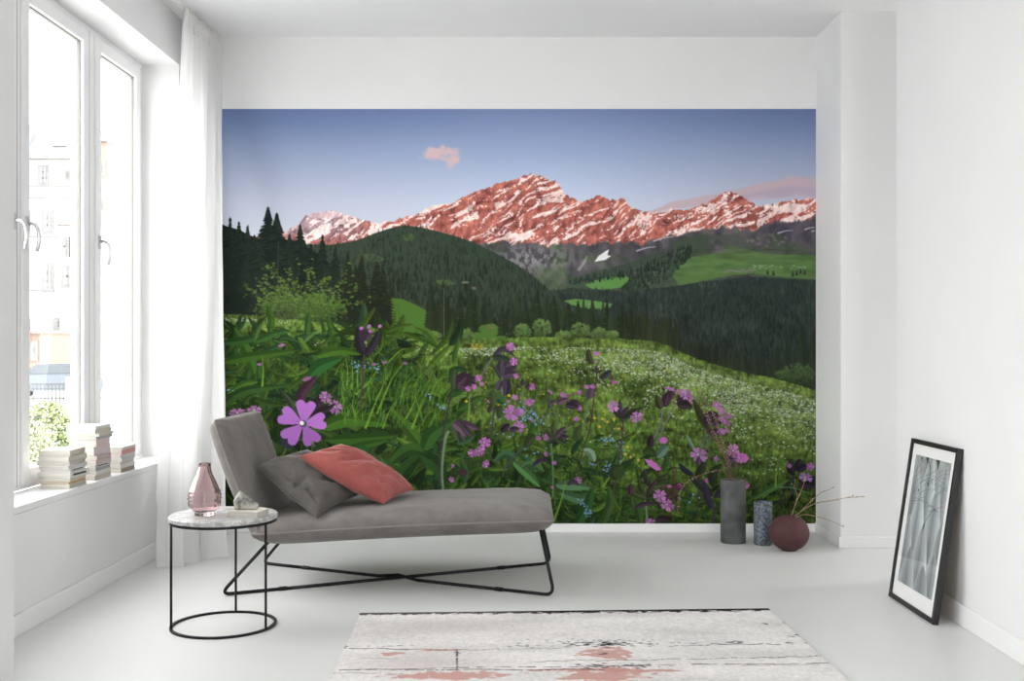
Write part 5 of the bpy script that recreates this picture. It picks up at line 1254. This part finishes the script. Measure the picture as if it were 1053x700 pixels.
for (a, b, c, d) in [(53, 67, 131, 143), (14, 26, 131, 143)]:
    z1 = pz_at(c, Yb); z0 = pz_at(d+6, Yb)
    dm = part(MB().box(px_at(a, Yb), px_at(b, Yb), Yb+.1, Yb+2.2, z0, z1), 'dormer', plaster); MB().box(px_at(a+2, Yb), px_at(b-2, Yb), Yb+.02, Yb+.1, z0+.5, z1-.3).build('pane', glassd, dm)
# apricot house further right behind the middle mullion
b2, p2 = building('apartment_building', px_at(96, 74), px_at(110, 74), 74, 8, pz_at(140, 72), ochp, 'apricot house front showing beside the middle window post')
p2(MB().add([(px_at(95, 74), 73.6, pz_at(140, 72)), (px_at(111, 74), 73.6, pz_at(140, 72)), (px_at(111, 74), 82.4, pz_at(140, 72)), (px_at(95, 74), 82.4, pz_at(140, 72)), (px_at(103, 74), 76, pz_at(126, 72)), (px_at(103, 74), 80, pz_at(126, 72))], [(3, 2, 1, 0), (0, 1, 4), (1, 2, 5, 4), (2, 3, 5), (3, 0, 4, 5)]), 'roof', slate)
for c in (168, 205, 245, 300): bwin(103, 107, c, c+12, 74, p2)
# low house with the hipped roof and bay
b3, p3 = building('town_house', px_at(62, 66), px_at(88, 66), 66, 5, pz_at(232, 66), plaster, 'low white house with a hipped clay roof before the apartment building')
p3(MB().add([(px_at(59, 66), 65.3, pz_at(232, 66)), (px_at(89, 66), 65.3, pz_at(232, 66)), (px_at(89, 66), 71.4, pz_at(232, 66)), (px_at(59, 66), 71.4, pz_at(232, 66)), (px_at(74, 66), 67.5, pz_at(206, 66)), (px_at(80, 66), 69.5, pz_at(206, 66))], [(3, 2, 1, 0), (0, 1, 5, 4), (1, 2, 5), (2, 3, 4, 5), (3, 0, 4)]), 'roof', tile)
for (a, b, c, d) in [(65, 70, 245, 262), (75, 80, 245, 262), (65, 76, 274, 294), (66, 76, 352, 366)]: bwin(a, b, c, d, 66, p3, 2, 2)
b4, p4 = building('garage', px_at(24, 55), px_at(41, 55), 55, 6, pz_at(343, 55), ochp, 'small apricot outbuilding low at the left of the window view')
p4(MB().box(px_at(22, 55), px_at(42, 55), 54.6, 61.4, pz_at(343, 55), pz_at(341, 55)), 'roof', tile)
bwin(32, 37, 352, 368, 55, p4, 1, 2)
# balcony flower box
# street fence
fn = empty('street_fence', (px_at(55, 36), 36, GZ)); tag(fn, 'grey metal railing along the street outside the window', 'fence'); Of = -Vector(fn.location); fm = mat('grey_railing', (.055, .058, .062), .6)
o = MB().box(px_at(-20, 36), px_at(69, 36), 35.98, 36.02, GZ+.84, GZ+.90).box(px_at(-20, 36), px_at(69, 36), 35.98, 36.02, GZ+.10, GZ+.15).box(px_at(-20, 36), px_at(69, 36), 35.98, 36.02, GZ+.70, GZ+.73).build('rail', fm, fn); o.location = Of
for k in range(24):
    x = px_at(-20, 36)+k*.128
    o = MB().box(x-.018, x+.018, 35.985, 36.015, GZ, GZ+.86).build('baluster', fm, fn); o.location = Of
o = MB().box(px_at(69, 36), px_at(76, 36), 35.85, 36.15, GZ, GZ+1.1).build('pillar', plaster, fn, bevel=.02); o.location = Of
# parked car
def car():
    c = empty('car', (px_at(56, 44), 44, GZ), 0.15); tag(c, 'silver blue car parked behind the street railing', 'car')
    prof = [(-2.1, .35), (-2.15, .75), (-1.9, .95), (-1.1, 1.05), (-.45, 1.42), (.9, 1.46), (1.55, 1.08), (2.05, 1.0), (2.15, .6), (2.1, .35)]
    n = len(prof); V = []
    for y, s in ((-.82, 1), (-.88, .0), (.88, .0), (.82, 1)):
        for x, z in prof: V.append((x, y*(1-.16*max(0, z-.95)), z))
    Fc = [tuple(range(n)), tuple(3*n+k for k in range(n))[::-1]]
    for r in range(3):
        for k in range(n): Fc.append((r*n+k, (r+1)*n+k, (r+1)*n+(k+1) % n, r*n+(k+1) % n))
    body = MB().add(V, Fc).build('body', mat('silver_blue_paint', (.085, .10, .12), .3), c, bevel=.03)
    gm = mat('car_glass', (.04, .05, .06), .1)
    for s in (-1, 1): MB().add([(-.98, s*.865, 1.05), (1.45, s*.865, 1.08), (.85, s*.815, 1.40), (-.42, s*.815, 1.37), (-.98, s*.83, 1.05), (1.45, s*.83, 1.08), (.85, s*.78, 1.40), (-.42, s*.78, 1.37)], [(0, 1, 2, 3), (7, 6, 5, 4), (0, 4, 5, 1), (1, 5, 6, 2), (2, 6, 7, 3), (3, 7, 4, 0)]).build('window', gm, c)
    MB().box(-.1, .1, -.01, .01, 0, .01)
    tm = mat('tyre', (.03, .03, .03), .8)
    for x in (-1.35, 1.35):
        for y in (-.80, .80):
            w = MB().tube([(x, y-.1, .32), (x, y+.1, .32)], .32, 24).build('wheel', tm, c); MB().tube([(x, y-.11, .32), (x, y+.11, .32)], .19, 18).build('hub', frm, w)
car()
# bush below the window
def bush(name, c, rx, ry, rz, n, label, cols):
    r = random.Random(4); ms = [mat('leaf_green', k, .7) for k in cols]; root = empty(name, (c[0], c[1], GZ)); tag(root, label, 'bush')
    mbs = [MB() for _ in ms]
    for i in range(n):
        d = Vector((r.gauss(0, 1), r.gauss(0, 1), r.gauss(0, 1))).normalized()*(.55+.45*r.random()**.4)
        p = Vector((d.x*rx, d.y*ry, c[2]-GZ+d.z*rz)); s = r.uniform(.025, .055)
        a = Vector((r.uniform(-1, 1), r.uniform(-1, 1), r.uniform(-1, 1))).normalized(); b = a.cross(Vector((r.uniform(-1, 1), r.uniform(-1, 1), 1))).normalized()
        r.choice(mbs).add([p-a*s, p+b*s*.5, p+a*s, p-b*s*.5], [(0, 1, 2, 3)])
    for mb, m in zip(mbs, ms): mb.build('foliage', m, root)['kind'] = 'stuff'
    st_ = MB()
    for k in range(9):
        a = k*.7; st_.tube([(.06*math.cos(a), .06*math.sin(a), 0), (.2*rx*math.cos(a), .2*ry*math.sin(a), .5), (.55*rx*math.cos(a), .55*ry*math.sin(a), 1.0)], [.02, .014, .006], 6)
    st_.build('stem', mat('bush_stem', (.2, .15, .1), .9), root)
Yk = 16.0
bush('garden_bush', (px_at(48, Yk), Yk, -.30), .42, .42, .62, 5200, 'pale green bush growing just below the window', [(.24, .29, .13), (.30, .33, .19), (.19, .25, .11), (.38, .39, .28)])
